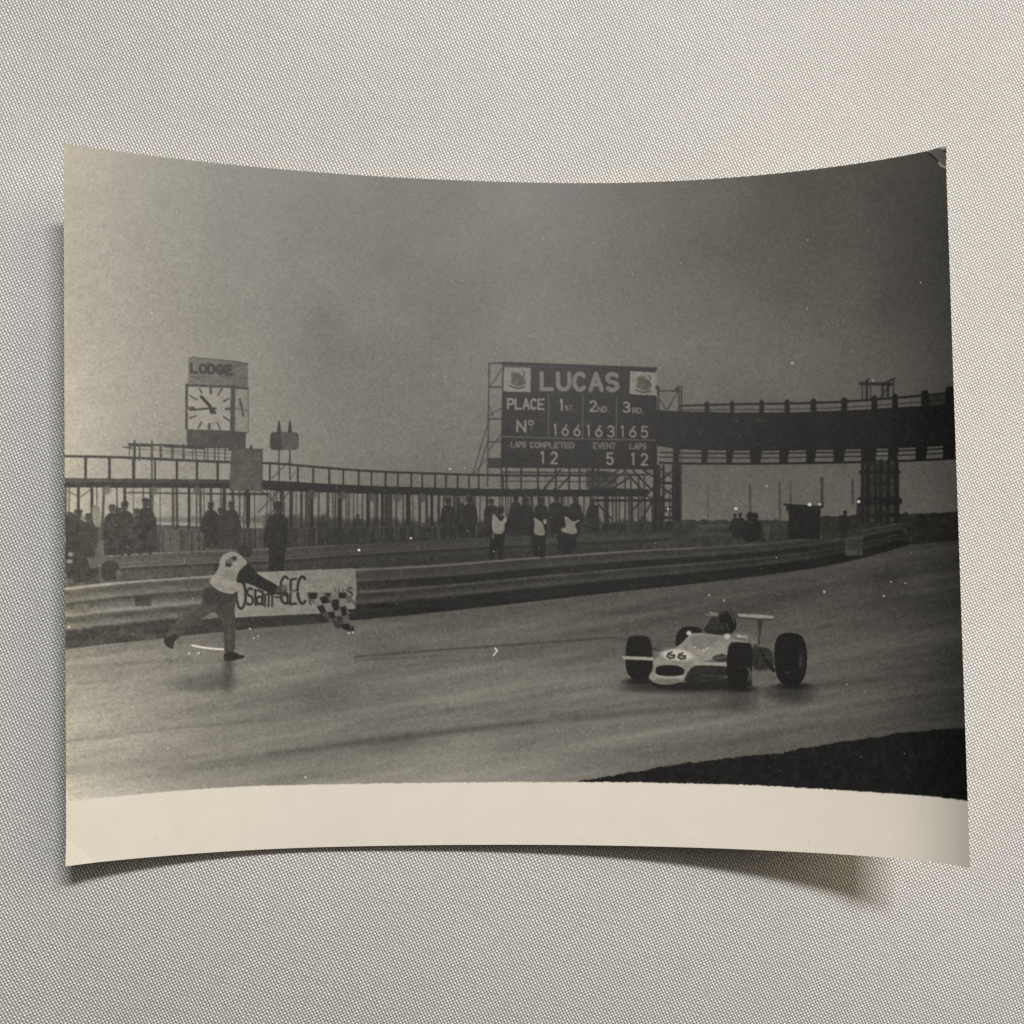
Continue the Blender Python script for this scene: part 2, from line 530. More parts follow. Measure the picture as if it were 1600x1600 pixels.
# the far side under the beam: pale sky, fence, dim crowd
xs = np.arange(100, 1060, 5)
poly([(x, float(beam_bot(x)) - 2) for x in xs] + [(1060, 814), (420, 826), (100, 815)], .93, 1, 0, .04)
for x in np.arange(420, 1060, 9):
    hgt = abs(rng.normal(0, 5)) + (10 if x < 560 else 6)
    blob(x, 826 - hgt * .3, 8, hgt, .30, .8)
for x in np.arange(104, 420, 8):
    blob(x, 812, 8, 3 + abs(rng.normal(0, 3)), .5, .5)
xp = 104.0
while xp < 1055:                                              # uprights under the deck
    b = float(beam_bot(xp))
    line([(xp, b), (xp + rng.normal(0, .7), 828)], float(rng.choice([1.5, 2.0, 2.4, 4.2])), .10 + .12 * rng.random(), .9)
    xp += float(rng.choice([4.5, 6.0, 9.0, 12.0, 16.0])) * (1.25 if xp < 420 else .9)
line([(200, 770), (360, 772)], 2.5, .15, .9)
line([(360, 772), (420, 772)], 4, .1, .9)
for x in (124, 145, 196, 236, 296, 350, 388, 440, 455, 488, 531, 575, 598, 637, 675, 716):
    line([(x, 764), (x, 828)], 4.5, .06, .9)
for a, b in (((104, 766), (122, 775)), ((145, 764), (128, 776)), ((440, 764), (404, 800)), ((455, 766), (420, 806)), ((410, 768), (436, 790))):
    line([a, b], 2, .2, .8)
xs2 = np.arange(98, 1014, 4)
poly([(x, float(beam_top(x))) for x in xs2] + [(x, float(beam_bot(x))) for x in xs2[::-1]], .07, 1, 0, .03)
poly([(x, float(beam_top(x))) for x in xs2 if x < 365] + [(x, float(beam_top(x)) + 6) for x in xs2[::-1] if x < 365], .22, .9)
for x in (168, 241, 309, 488, 536, 581, 622, 660, 700, 732):  # lamps hung under the deck
    blob(x, float(beam_bot(x)) + 4, 6.5, 7, .42, .8)
line([(x, float(rail_up(x))) for x in range(100, 361, 20)], 4, .12)
line([(x, float(rail_up(x))) for x in range(411, 960, 12)], 3.4, .12)
for x, w in ((135, 4.4), (172, 4.4), (209.6, 5), (243, 3), (238, 2), (277, 3.6), (308.4, 3.6), (340.6, 3.6), (422, 2.8), (466, 3), (490, 3), (515, 3.2), (537, 2.6), (561, 2.8), (581, 2.6), (603, 2.8), (622, 2.8),
             (643, 2.8), (660, 2.4), (680, 2.6), (697, 2.8), (715, 2.8), (732.6, 2.4), (748, 2.6), (786, 3), (793, 2.4), (809, 3), (821, 2.6), (836, 3), (852, 2.6), (866, 3), (889, 3), (905, 3), (921, 3)):
    line([(x, float(rail_up(x))), (x, float(beam_top(x)) + 2)], w, .10)
# low fence in front of it, uneven pales
fx = 250.0
poly([(246, 828), (420, 826), (420, 856), (250, 863)], .34, 1, 0, .05)
poly([(420, 826), (760, 822), (1050, 815), (1050, 828), (760, 840), (420, 857)], .20, 1, 0, .05)
while fx < 1040:
    y0, y1 = np.interp(fx, [246, 420, 760, 1050], [829, 827, 823, 816]), float(rear_top(fx)) - 2
    line([(fx, y0), (fx + rng.normal(0, .4), y1)], 1.6 + rng.random() * 1.6, .10 if rng.random() < .62 else .46, .75)
    fx += 3.2 + rng.random() * 4.2
line([(246, 828), (420, 826), (760, 822), (1000, 817)], 2, .42, .6)

# ---- spectators and officials behind the rail: dark coats
def figure(x, y, s, t=.06, lean=0.0):
    j = lambda a: a * (1 + rng.normal(0, .12))
    sh, hp = j(11.5) * s, j(9) * s
    pts = [(x - 3 * s + lean, y - 54 * s), (x + 3 * s + lean, y - 54 * s), (x + sh * .8 + lean, y - 50 * s), (x + sh + lean * .5, y - 44 * s), (x + j(14) * s, y - 24 * s), (x + hp + 1.5 * s, y - 21 * s), (x + hp, y - 18 * s),
           (x + hp * .9, y), (x + 1.5 * s, y), (x + .5 * s, y - 15 * s), (x - 1.5 * s, y), (x - hp * .9, y), (x - hp, y - 18 * s), (x - hp - 1.5 * s, y - 21 * s), (x - j(14) * s, y - 24 * s), (x - sh + lean * .5, y - 44 * s), (x - sh * .8 + lean, y - 50 * s)]
    poly(pts, t, .97, 1, .03)
    blob(x + lean * 1.2 + rng.normal(0, .6) * s, y - 59 * s, 4.3 * s, 5.4 * s, t + .07, .95)
    blob(x + lean * 1.2, y - 62.5 * s, 4.6 * s, 2.6 * s, t, .95)
    line([(x + rng.normal(0, 3) * s, y - 46 * s), (x + rng.normal(0, 3) * s, y - 24 * s)], 2.2 * s, t + .10 * rng.random(), .6, 1.2)


for x, y, s, t in ((104, 905, 1.5, .05), (124, 890, 1.45, .07), (186, 868, 1.15, .10), (196, 868, 1.3, .07), (228, 866, 1.35, .07), (214, 866, 1.1, .12), (176, 866, 1.2, .09), (330, 856, 1.1, .08), (345, 858, 1.0, .14), (362, 858, 1.15, .16), (140, 880, 1.2, .12),
                   (700, 840, .95, .10), (734, 840, .98, .08), (722, 838, .8, .14), (768, 838, .9, .16), (806, 838, 1.0, .10), (822, 836, .9, .12), (845, 836, .9, .1), (868, 838, 1.0, .1), (898, 836, .95, .1), (926, 834, .85, .12), (560, 842, .6, .2), (505, 844, .6, .2)):
    figure(x, y, s, t)
poly([(103, 800), (118, 800), (150, 870), (160, 905), (104, 914)], .07, .9, 1, .03)
poly([(160, 836), (176, 812), (245, 808), (248, 862), (165, 868)], .10, .8, 0, .05)
poly([(143, 790), (158, 788), (160, 822), (148, 825)], .62, .9, 1, .05)
poly([(138, 872), (158, 870), (160, 885), (142, 888)], .40, .9)
poly([(154, 845), (164, 843), (163, 868), (156, 868)], .42, .9, 1)
blob(112, 866, 4, 3, .75, .9)
blob(110, 877, 5, 3, .72, .9)
poly([(158, 878), (186, 874), (190, 905), (160, 908)], .10, .95, 1)
blob(186, 896, 4, 6, .5, .8)
figure(434, 889, 1.62, .06)
poly([(421, 850), (447, 850), (443, 893), (432, 893), (431, 868), (428, 893), (420, 893)], .05)

# ---- three marshals in pale tabards
def zm(pts, ox, oy, k):
    return [(ox + a / k, oy + b / k) for a, b in pts]


def Z7(*p):
    return zm(p, 700, 760, 5.333)


poly(Z7((345, 260), (490, 240), (515, 330), (490, 400), (470, 400), (450, 610), (415, 612), (410, 480), (385, 612), (340, 612), (355, 400), (325, 430), (322, 380), (360, 360)), .02, 1, 1)
poly(Z7((366, 235), (392, 235), (440, 305), (480, 238), (492, 290), (470, 310), (468, 388), (405, 402), (366, 380)), 1.12, 1, 1, .05)
blob(782.5, 797, 5, 6.5, .10)
blob(770, 838, 2.5, 5, .7, .8)
poly(Z7((420, 440), (462, 440), (450, 610), (520, 606), (415, 612)), .02)
poly(Z7((690, 250), (800, 250), (830, 330), (815, 410), (805, 500), (815, 600), (770, 600), (755, 580), (705, 585), (690, 410), (670, 340)), .02, 1, 1)
poly(Z7((705, 252), (745, 275), (790, 305), (812, 410), (760, 412), (708, 392), (722, 310)), 1.05, 1, 1, .05)
blob(828, 800, 5, 6, .10)
blob(851, 815, 3, 4, 1.2, .9)
poly(Z7((920, 210), (1060, 220), (1090, 290), (1070, 390), (1062, 560), (920, 562), (905, 400), (860, 370), (880, 280)), .03, 1, 1)
poly(Z7((962, 250), (990, 250), (1040, 300), (1090, 272), (1092, 292), (1050, 310), (1082, 388), (1030, 402), (945, 378), (985, 330)), 1.08, 1, 1, .05)
blob(882, 797, 6, 6.5, .10)
blob(880, 828, 4, 3.5, 1.25, .8)
line(Z7((500, 612), (820, 592)), 3, .78, .6, 1.5)

# ---- clock tower
poly([(295, 561), (302, 559), (366, 565), (366, 603), (294, 600)], .62, 1, 0, .05)
poly([(366, 565), (388, 569), (388, 606), (366, 603)], .56, 1, 0, .05)
line([(295, 561), (302, 559), (366, 565), (388, 569)], 2, .30, .8)
line([(366, 565), (366, 602)], 2, .38, .8)
text('LODGE', 299.5, 569, 363, 582, 4.6, .12, .38, .05)
for a, b in ((299, 312), (315, 330), (337, 341), (346, 362)):
    line([(a, 589.5), (b, 591)], 3.5, .42, .6)
line([(370, 590), (386, 592)], 3, .46, .5)
poly([(290, 600), (366, 603), (389, 606), (389, 677), (361, 677), (290, 672)], .26)
poly([(294.5, 604.5), (361, 607), (360, 673), (294, 671)], 1.06, 1, 0, .03)
poly([(368, 608), (388, 609.5), (388, 676), (367.5, 674)], .93, 1, 0, .05)
for a, b, w in (((329.5, 607), (330, 614), 4.5), ((347, 608), (341, 618), 2.6), ((358, 623), (350, 627.5), 2.8), ((362, 639.5), (353.5, 639.5), 4), ((360, 658), (350, 652), 2.6), ((344.5, 670), (340, 661), 2.6), ((327.5, 669.5), (327.5, 663.5), 4.2),
                ((310, 669), (315.5, 660), 2.8), ((297, 654), (307, 650), 2.6), ((296.5, 637.8), (303, 637.8), 4.4), ((297, 618.5), (308, 625), 2.4), ((312, 607.5), (316, 614), 2.6)):
    line([a, b], w, .16, .85)
line([(336, 645), (326, 632), (315, 620)], 4.6, .02)
line([(338, 638.5), (325, 638.8), (297, 641)], 2.8, .08)
blob(332, 643, 4, 4.2, .05)
line([(375, 624), (378, 636), (380.5, 649)], 3.4, .2, .85)
line([(368.5, 638), (388, 642)], 2.6, .3, .7)
poly([(292, 672), (361, 677), (385, 677), (384, 702), (293, 698)], .26, 1, 0, .03)
# platform below it
line([(194, 699), (206, 699.5)], 2.6, .25)
line([(203, 695), (260, 697), (300, 699), (340, 701), (360, 702)], 5, .14)
rect(240, 697, 256, 699.5, .9)
rect(319, 700.5, 358, 703, .9)
line([(203, 702), (240, 703), (300, 707), (358, 709)], 2, .3, .6)
for x, w in ((203, 1.8), (211, 4), (219, 3), (238, 4), (252, 4.2), (270, 4), (287, 4), (302, 2), (307, 2.4), (320, 2.4), (325, 2), (336, 2.6), (342, 1.8), (352, 2.4)):
    line([(x, 696), (x, 719)], w, .22, .85)
line([(211, 689), (211, 720)], 3, .15)
line([(238, 688), (238, 745)], 2.2, .2)
line([(258, 708), (362, 716)], 2, .3, .5)
# notice board
poly([(362, 700), (411, 702.5), (410.5, 768), (358.5, 767)], .40, 1, 0, .05)
for y in (716, 728, 738, 750):
    line([(376, y), (398, y + .5)], 5, .52, .5, 2.5)
line([(410, 703), (410, 767)], 2, .26, .8)
line([(362, 700.5), (411, 702.5)], 2, .28, .7)
blob(393, 699, 2.2, 3.2, .15)
line([(388, 768), (388, 820)], 7, .08)
# loudspeakers on two poles
poly([(425, 676), (441, 674.5), (441, 704), (425, 703), (422.5, 699), (422.5, 681)], .20, 1, 0, .03)
poly([(440, 674.5), (464, 676), (467.5, 680), (467.5, 699), (464, 703), (440, 704)], .47, 1, 0, .04)
for x in (448, 454, 460):
    line([(x, 684), (x, 693)], 2.4, .34, .6)
for x in (436.5, 453.5):
    poly([(x - 1.2, 658), (x + 1.2, 658), (x + 2.2, 666), (x + 3.2, 676), (x - 3.2, 676), (x - 2.2, 666)], .14)
    line([(x, 704), (x, 750)], 2.4, .22)
line([(425, 748), (452, 722)], 1.8, .25, .8)
line([(455, 748), (462, 738)], 1.6, .3, .7)

# ---- scoreboard on its scaffold
for a, b, w in (((764, 569), (761.5, 760), 2.2), ((786, 569), (783, 760), 3), ((764, 568.5), (786, 567.5), 2.4), ((763, 605), (786, 605.5), 2.6), ((762, 655), (785, 655), 2.4), ((761, 691), (784, 691), 2), ((766, 604), (785, 575), 1.6), ((762, 651), (785, 637), 1.6),
                ((764, 634), (770, 650), 1.4), ((762, 706), (785, 676), 1.6), ((764, 656), (738, 742), 1.6), ((762, 690), (746, 742), 1.8), ((760, 718), (738, 742), 1.2)):
    line([a, b], w, .20, .85)
poly([(762, 716), (784, 716), (784, 732), (761, 732)], .22, .9)
board = [(786, 572), (1024, 578), (1026, 650), (1023, 734), (783, 731), (784, 650)]
poly(board, .13, 1, 0, .025)
line([(786, 568.5), (835, 570), (895, 572), (960, 574.5), (1023, 577)], 5, .10)
for x in (840, 852, 893, 962, 1022):
    blob(x, 568.5 + (x - 786) * .035, 4, 2.4, .08)
poly([(787, 574), (829, 575), (828.5, 613.5), (786, 612)], 1.18, 1, 0, .04)
poly([(984, 580), (1025.5, 582.5), (1025, 618.5), (982.5, 616)], 1.22, 1, 0, .04)
poly([(829, 578), (984, 581), (983, 616), (829, 613)], .19, 1, 0, .03)
# the two heraldic beasts, small and soft
for ox, oy, t in ((0, 0, .50), (196, 6, .52)):
    blob(806 + ox, 588 + oy, 8, 6, t, .85, .3)
    blob(814 + ox, 595 + oy, 6.5, 8, t, .85, -.5)
    blob(802 + ox, 596 + oy, 4, 5, t + .05, .8)
    blob(810 + ox, 601 + oy, 6, 3.5, t, .8)
    line([(817 + ox, 590 + oy), (820 + ox, 584 + oy), (816 + ox, 581 + oy)], 2, t, .8)
    line([(797 + ox, 604 + oy), (808 + ox, 607.5 + oy), (820 + ox, 605.5 + oy)], 2.6, t - .1, .85)
    line([(804 + ox, 583 + oy), (812 + ox, 582 + oy)], 2, 1.0, .5)
text('LUCAS', 846, 583.5, 965, 608.5, 6.6, 1.02, .44, .012)
for x0, x1, y0, y1 in ((857, 856.5, 618, 684), (910, 909.5, 617, 686), (963, 962, 619, 688)):
    line([(x0, y0), (x1, y1)], 1.8, .82, .8)
line([(785, 682.5), (905, 686), (1024, 688)], 1.9, .8, .85)
text('PLACE', 793.5, 624, 850, 639, 3.0, 1.18, .30, .01)
text('1', 873, 625, 880, 641, 3.2, 1.18)
text('ST.', 882.5, 634.5, 900, 641, 2.0, .86, .35)
text('2', 921, 627, 931, 642.5, 2.8, 1.18)
text('ND.', 934, 636, 955, 643.5, 2.1, .95, .35)
text('3', 973.5, 629, 983.5, 644, 2.8, 1.18)
text('RD.', 988, 638, 1009, 645.5, 2.1, .92, .35)
text('N', 808, 658, 820.5, 674.5, 3.2, 1.15)
text('o', 825.5, 657.5, 832.5, 665, 2.0, 1.1)
line([(829, 669.5), (831, 669.5)], 2, .9)
for s, x, y in (('1', 861.5, 663.5), ('6', 877.5, 664), ('6', 896, 664.5), ('1', 913.5, 665), ('6', 930, 665.5), ('3', 949, 666), ('1', 966.5, 666), ('6', 983, 666.5), ('5', 1001.5, 667)):
    text(s, x, y, x + 10, y + 16.5, 2.6, 1.12)
text('LAPS', 798.5, 691, 821, 699, 2.3, .84, .3, .01)
text('COMPLETED', 828, 691.5, 896, 699.5, 2.3, .86, .3, .01)
text('EVENT', 927, 692.5, 961, 700.5, 2.3, .86, .32, .01)
text('LAPS', 984, 693.5, 1009, 701.5, 2.3, .86, .3, .01)
for s, x, y in (('1', 842, 706.5), ('2', 860, 707), ('5', 947.5, 708.5), ('1', 983, 709), ('2', 1001, 709.5)):
    text(s, x, y, x + 10, y + 17, 2.9, 1.15)
# struts, stairs and the lattice below
rect(787, 733, 918, 741, .95, 1, .05)
rect(787, 746, 1020, 763, .95, .9, .05)
rect(960, 734, 1020, 746, .9, .9, .05)
for x in (791, 814, 840, 868, 889, 905, 926, 934):
    line([(x, 731), (x, 765)], 3, .14, .9)
for y in (739, 743.5, 753):
    line([(785, y - 1), (960, y)], 2.4 if y != 753 else 1.6, .14, .9)
for a, b in (((850, 763), (875, 735)), ((872, 763), (892, 742)), ((925, 764), (965, 735)), ((933, 768), (974, 738)), ((945, 770), (985, 745)), ((975, 735), (1020, 785)), ((988, 735), (1022, 770)), ((960, 742), (1010, 742)), ((1020, 762), (985, 800)),
             ((1020, 780), (1000, 815)), ((934, 788), (956, 812)), ((1005, 735), (1020, 745))):
    line([a, b], 3, .14, .9)
poly([(915, 734), (950, 736), (965, 744), (955, 764), (915, 764)], .18, .7, 0, .12)
for x in (962, 976, 985, 997, 1006):
    line([(x, 745), (x, 816)], 2.6, .16, .9)
line([(930, 766), (1010, 768)], 7, .08)
line([(925, 782), (1022, 782)], 4, .12)

# ---- footbridge on two lattice towers
def lattice(xa, xb, ya, yb, t=.14, verticals=(0, 1), step=24, w=3):
    for f in verticals:
        x = xa + (xb - xa) * f
        line([(x, ya), (x, yb)], w, t)
    y, k = ya, 0
    while y + step <= yb + 2:
        line([(xa, y + step), (xb, y + step)], w, t)
        a, b = ((xa, y), (xb, y + step)) if k % 2 else ((xb, y), (xa, y + step))
        line([a, b], w * .7, t)
        line([(a[0], b[1]), (b[0], a[1])], w * .5, t + .06)
        y += step
        k += 1


lattice(1025, 1061, 728, 812, .12, (0, .12, .3, .72, .85, 1), 27, 4)
line([(1023, 700), (1023, 830)], 6, .06)
line([(1057, 720), (1057, 812)], 7, .06)
line([(1064, 610), (1064, 812)], 1.6, .25, .8)
for a, b, w in (((1028, 608), (1028, 645), 3), ((1060, 606), (1060, 645), 2.4), ((1064, 604), (1064, 645), 2.4), ((1028, 611), (1062, 611), 2), ((1030, 625), (1040, 640), 1.6), ((1060, 608), (1042, 640), 1.6), ((1052, 612), (1060, 604), 3)):
    line([a, b], w, .18, .85)
blob(1026, 606, 3, 3, .15)
bt = curve([(1024, 641), (1066, 643), (1140, 645), (1240, 645), (1340, 641), (1400, 637), (1500, 632)])
bb = curve([(1024, 697), (1066, 703), (1200, 705), (1316, 703), (1400, 701), (1500, 697)])
br = curve([(1062, 634.5), (1140, 632), (1240, 631), (1316, 628.5), (1389, 623), (1440, 619), (1500, 614)])
bl = curve([(1030, 723), (1066, 724.5), (1180, 725), (1316, 723), (1400, 721), (1500, 717)])
xs3 = np.arange(1024, 1502, 4)
poly([(x, float(bt(x))) for x in xs3] + [(x, float(bb(x))) for x in xs3[::-1]], .12, 1, 0, .035)
for k in range(46):
    x = rng.uniform(1030, 1490)
    poly([(x, float(bt(x)) + 2), (x + rng.uniform(4, 26), float(bt(x)) + 2), (x + rng.uniform(4, 26), float(bb(x)) - rng.uniform(2, 30)), (x, float(bb(x)) - rng.uniform(2, 30))], rng.uniform(.02, .24), .35)
for k in range(30):
    x = rng.uniform(1030, 1480)
    y = float(bt(x)) + rng.uniform(4, 52)
    line([(x, y), (x + rng.uniform(8, 40), y + rng.normal(0, 1))], rng.uniform(1, 2.4), rng.uniform(.05, .26), .5)
line([(x, float(br(x))) for x in range(1062, 1502, 10)], 3.4, .14)
line([(x, (float(br(x)) + float(bt(x))) / 2 + 2) for x in range(1062, 1502, 10)], 2, .3, .7)
poly([(x, float(br(x)) + 2) for x in xs3 if x > 1444] + [(x, float(bt(x)) + 3) for x in xs3[::-1] if x > 1444], .2, .7)
line([(x, float(bl(x))) for x in range(1030, 1502, 10)], 3.4, .08)
line([(x, float(bl(x)) - 9) for x in range(1030, 1502, 10)], 2.2, .2)
line([(x, float(bl(x)) - 16) for x in range(1030, 1502, 10)], 2.4, .14)
for x, w in ((1104, 7), (1143, 6), (1189, 7), (1229, 8), (1270, 9), (1318, 9), (1365, 9), (1397, 9), (1444, 12), (1484, 16)):
    line([(x, float(br(x)) - 2), (x, float(bt(x)) + 4)], w, .10, 1, 1)
    line([(x, float(br(x)) - 6), (x, float(br(x)))], 1.4, .2)
for x, w in ((1056, 10), (1100, 10), (1139, 11), (1180, 18), (1224, 15), (1266, 15), (1310, 18), (1356, 24), (1394, 16), (1438, 18), (1482, 20)):
    poly([(x - w / 2, float(bb(x)) - 6), (x + w / 2 + 2, float(bb(x)) - 6), (x + w / 2 - 2, float(bl(x))), (x - w / 2, float(bl(x)))], .09)
for a, b, w in (((1346, 597), (1346, 626), 2), ((1353, 596), (1353, 626), 4), ((1359, 598), (1359, 624), 1.6), ((1378, 602), (1378, 624), 4), ((1386, 600), (1386, 622), 4.4), ((1395, 596), (1395, 622), 2), ((1343, 600), (1392, 601), 5), ((1378, 601), (1396, 592), 3.4), ((1352, 597), (1356, 592), 3), ((1373, 622), (1392, 600), 2)):
    line([a, b], w, .16, .75)
poly([(1344, 722), (1402, 720), (1404, 815), (1342, 815)], .42, 1, 0, .06)
for x, w in ((1347, 5), (1355, 7), (1366, 5), (1375, 6), (1387, 6), (1399, 8)):
    line([(x, 720), (x + rng.normal(0, 1), 815)], w, .10, .85)
for y, w in ((738, 5), (783, 12), (805, 6)):
    line([(1343, y), (1403, y)], w, .10, .85)
for a, b in (((1347, 740), (1400, 782)), ((1400, 740), (1347, 782)), ((1350, 722), (1396, 738))):
    line([a, b], 3, .14, .8)
poly([(1338, 783), (1346, 770), (1346, 815), (1336, 815)], .16, .8)
# pylons on the horizon, hut, far figures
for x, y0, y1, w, t in ((1105, 758, 812, 1.8, .62), (1171, 759, 806, 3.6, .52), (1217, 755, 812, 3.2, .52), (1234, 756, 790, 3, .56), (1283, 748, 792, 5, .42), (1331, 750, 786, 4, .56)):
    line([(x, y0), (x + .5, y1)], w, t, .9, .9)
poly([(1231, 789), (1281, 792), (1280, 842), (1232, 843)], .05, 1, 0, .02)
line([(1224, 788.5), (1284, 792.5)], 3, .08)
line([(1229, 790), (1229, 797)], 3, .12)
for x0, x1 in ((1090, 1112), (1114, 1142)):
    for y in (822, 835):
        line([(x0, y), (x1, y)], 4, .62, .6, 1.5)
for a in ((1148, 843, .62), (1156, 843, .64)):
    figure(a[0], a[1], a[2], .12)
poly(smooth_pts([(1160, 818), (1166, 812), (1184, 812), (1190, 822), (1188, 836), (1183, 846), (1162, 847), (1159, 835)]), .04)
blob(1171, 806.5, 5.5, 6.5, .07)
blob(1179, 807, 5, 6, .09)
blob(1191, 844, 5, 3, .1)
poly([(1194, 820), (1202, 820), (1201, 844), (1195, 844)], .55, .8)
blob(1172, 816, 2.5, 2, .6, .7)
figure(1317, 842, .68, .06, 2)
poly([(1285, 812), (1345, 806), (1345, 838), (1285, 842)], .20, .6, 0, .05)

# ---- advertising banner on the rail
poly([(372, 897), (401, 894), (480, 891), (551, 888), (556, 889), (558, 921), (555, 948), (515, 958), (445, 961), (400, 963), (367, 965)], 1.03, 1, 0, .04)
for a, b, w, t in (((548, 892), (520, 922), 5, .86), ((552, 900), (543, 925), 3, .82), ((500, 893), (545, 905), 6, 1.12), ((480, 893), (500, 925), 5, .94), ((400, 896), (430, 905), 5, 1.1), ((455, 950), (500, 945), 8, 1.1), ((380, 960), (440, 950), 6, .94),
                   ((410, 900), (425, 915), 3, .9), ((470, 955), (512, 952), 5, .96)):
    line([a, b], w, t, .5, w * .45)
B = .06
line(arc(377, 930, 7, 21, 100, -190, 16), 3.7, B)
line([(383, 909), (386, 945)], 2.9, B, .6)
line(arc(391, 925, 4, 6, 40, 260, 8) + arc(391, 938, 4.5, 7, 80, -140, 8), 3.4, B)
line([(399, 922), (400, 945)], 3.7, B)
line(arc(404, 926, 4.5, 4, 160, 20, 6), 3.2, B)
line(arc(406, 938, 4.5, 6, 0, 360, 12), 3.4, B)
line([(411, 924), (411, 945)], 3.4, B)
for x in (415, 420.5, 426):
    line([(x, 929), (x - .3, 947)], 3.2, B)
line([(414, 930), (420, 927), (426, 930)], 3.2, B)
line([(430, 933), (437, 933)], 3.4, B, .8)
line(arc(446, 922, 7.5, 21, 60, 300, 16), 3.7, B)
line([(443, 930), (450, 929), (450, 943)], 3.4, B)
line([(455, 906), (454, 944), (463, 943)], 3.7, B)
line([(455, 906), (463, 904)], 3.7, B)
line([(455, 925), (462, 923)], 3.2, B)
line(arc(473, 922, 7.5, 21, 55, 305, 16), 4.1, B)
line(arc(548, 922, 3, 4, 30, 270, 6) + arc(548, 929, 3, 4, 90, -150, 6), 2.6, .28)
for x in (524, 530, 536, 541):
    line([(x, 920), (x + 1, 924)], 2.2, .35, .8)
line([(484, 938), (486, 945)], 2.6, .3)

# ---- chequered flag
def Z8(*p):
    return zm(p, 340, 860, 5.714)


Kf, Wf = .03, .96
poly(Z8((800, 372), (1150, 372), (1240, 470), (1235, 520), (1170, 525), (1180, 620), (1225, 690), (1215, 728), (1150, 715), (1060, 690), (1010, 640), (930, 560), (880, 490), (810, 430)), .62)
for q, t in ((((808, 375), (898, 378), (888, 432), (828, 436)), Kf), (((898, 378), (958, 378), (945, 408), (910, 425), (890, 430)), Wf), (((958, 378), (1022, 378), (1008, 412), (985, 410)), Kf), (((1022, 378), (1086, 380), (1080, 440), (1020, 436), (1000, 430)), Wf * .9),
             (((1086, 376), (1150, 376), (1152, 425), (1086, 425)), Kf), (((858, 436), (915, 425), (945, 485), (890, 500)), Wf), (((912, 420), (975, 405), (1008, 460), (940, 478)), Kf), (((1028, 440), (1090, 436), (1086, 530), (1040, 535), (1020, 480)), Kf),
             (((1088, 430), (1155, 428), (1158, 495), (1092, 498)), Wf), (((1150, 480), (1200, 460), (1240, 505), (1225, 522), (1160, 522)), Wf * 1.15), (((888, 500), (945, 488), (975, 550), (925, 562)), Kf), (((945, 480), (1010, 468), (1038, 535), (985, 548)), Wf),
             (((1040, 540), (1098, 535), (1108, 580), (1060, 585)), Wf * .85), (((1100, 500), (1150, 498), (1158, 580), (1112, 582)), Kf), (((930, 565), (985, 550), (1010, 610), (990, 618)), Wf * .45), (((985, 552), (1045, 548), (1058, 605), (1012, 612)), Kf),
             (((1060, 588), (1112, 584), (1128, 650), (1080, 640)), .2), (((1116, 582), (1165, 585), (1180, 650), (1130, 655)), Wf * .6), (((1020, 615), (1080, 625), (1105, 690), (1060, 690)), .26), (((1090, 655), (1185, 655), (1195, 722), (1130, 705)), Kf),
             (((1168, 620), (1220, 632), (1200, 680), (1180, 660)), Wf * .8), (((1195, 675), (1225, 685), (1222, 725), (1200, 722)), Kf)):
    poly(Z8(*q), t, .95)
line(Z8((600, 372), (760, 366), (900, 370), (1060, 378)), 1.6, 1.05, .9)
for p in Z8((1175, 738), (1212, 729)):
    blob(p[0], p[1], 1.4, 1.3, 2.0)

# ---- flag marshal striding off the verge
def Z9(*p):
    return zm(p, 240, 840, 6.667)


blob(318, 1066, 46, 13, .44, .6, 0, .45)
blob(300, 1076, 26, 4, .5, .4, 0, .8)
blob(340, 1056, 16, 14, .5, .5, 0, .7)
blob(357, 1050, 9, 26, .30, .7, .06, .5)
blob(352, 1070, 14, 9, .45, .5, 0, .8)
poly(Z9((100, 1240), (210, 1260), (215, 1320), (130, 1330)), .5, .4, 1)
poly(Z9((555, 495), (640, 515), (700, 555), (760, 575), (872, 570), (852, 650), (820, 690), (845, 770), (862, 860), (856, 1010), (852, 1200), (742, 1205), (748, 1080), (740, 980), (722, 900), (690, 820), (640, 775), (570, 785), (480, 862), (330, 965), (235, 1090), (105, 1072), (150, 985), (235, 880), (350, 770), (430, 720), (512, 680), (515, 580)), .30, 1, 1, .03)
poly(Z9((478, 862), (560, 800), (640, 778), (692, 826), (600, 842)), .66, .9, 0, .05)
poly(Z9((530, 500), (870, 575), (840, 690), (700, 700), (560, 700), (515, 650)), .12, .75, 1)
poly(Z9((640, 700), (820, 690), (855, 850), (850, 960), (760, 880), (690, 790)), .22, .7, 1)
line(Z9((240, 890), (360, 775), (500, 700)), 3, .46, .6, 1.5)
line(Z9((800, 850), (790, 1000), (790, 1180)), 4, .42, .5, 2)
line(Z9((740, 950), (752, 1180)), 3, .18, .6, 1.5)
line(Z9((300, 960), (480, 850), (560, 790)), 4, .20, .6, 2)
poly(Z9((105, 1055), (200, 1005), (270, 1010), (215, 1090), (208, 1165), (160, 1145), (115, 1100)), .05, 1, 1)
poly(Z9((738, 1185), (858, 1188), (900, 1222), (948, 1225), (945, 1255), (845, 1275), (790, 1290), (735, 1285)), .06, 1, 1)
poly(Z9((610, 285), (690, 255), (692, 330), (635, 370)), .12, 1, 1)
poly(Z9((868, 110), (905, 85), (985, 85), (1032, 115), (1030, 160), (1000, 215), (920, 190), (875, 150)), .10, 1, 1, .02)
poly(Z9((975, 262), (1040, 310), (1085, 375), (1160, 425), (1310, 505), (1330, 560), (1280, 605), (1180, 565), (1060, 505), (930, 460), (860, 475), (872, 380), (930, 300)), .0, 1, 1)
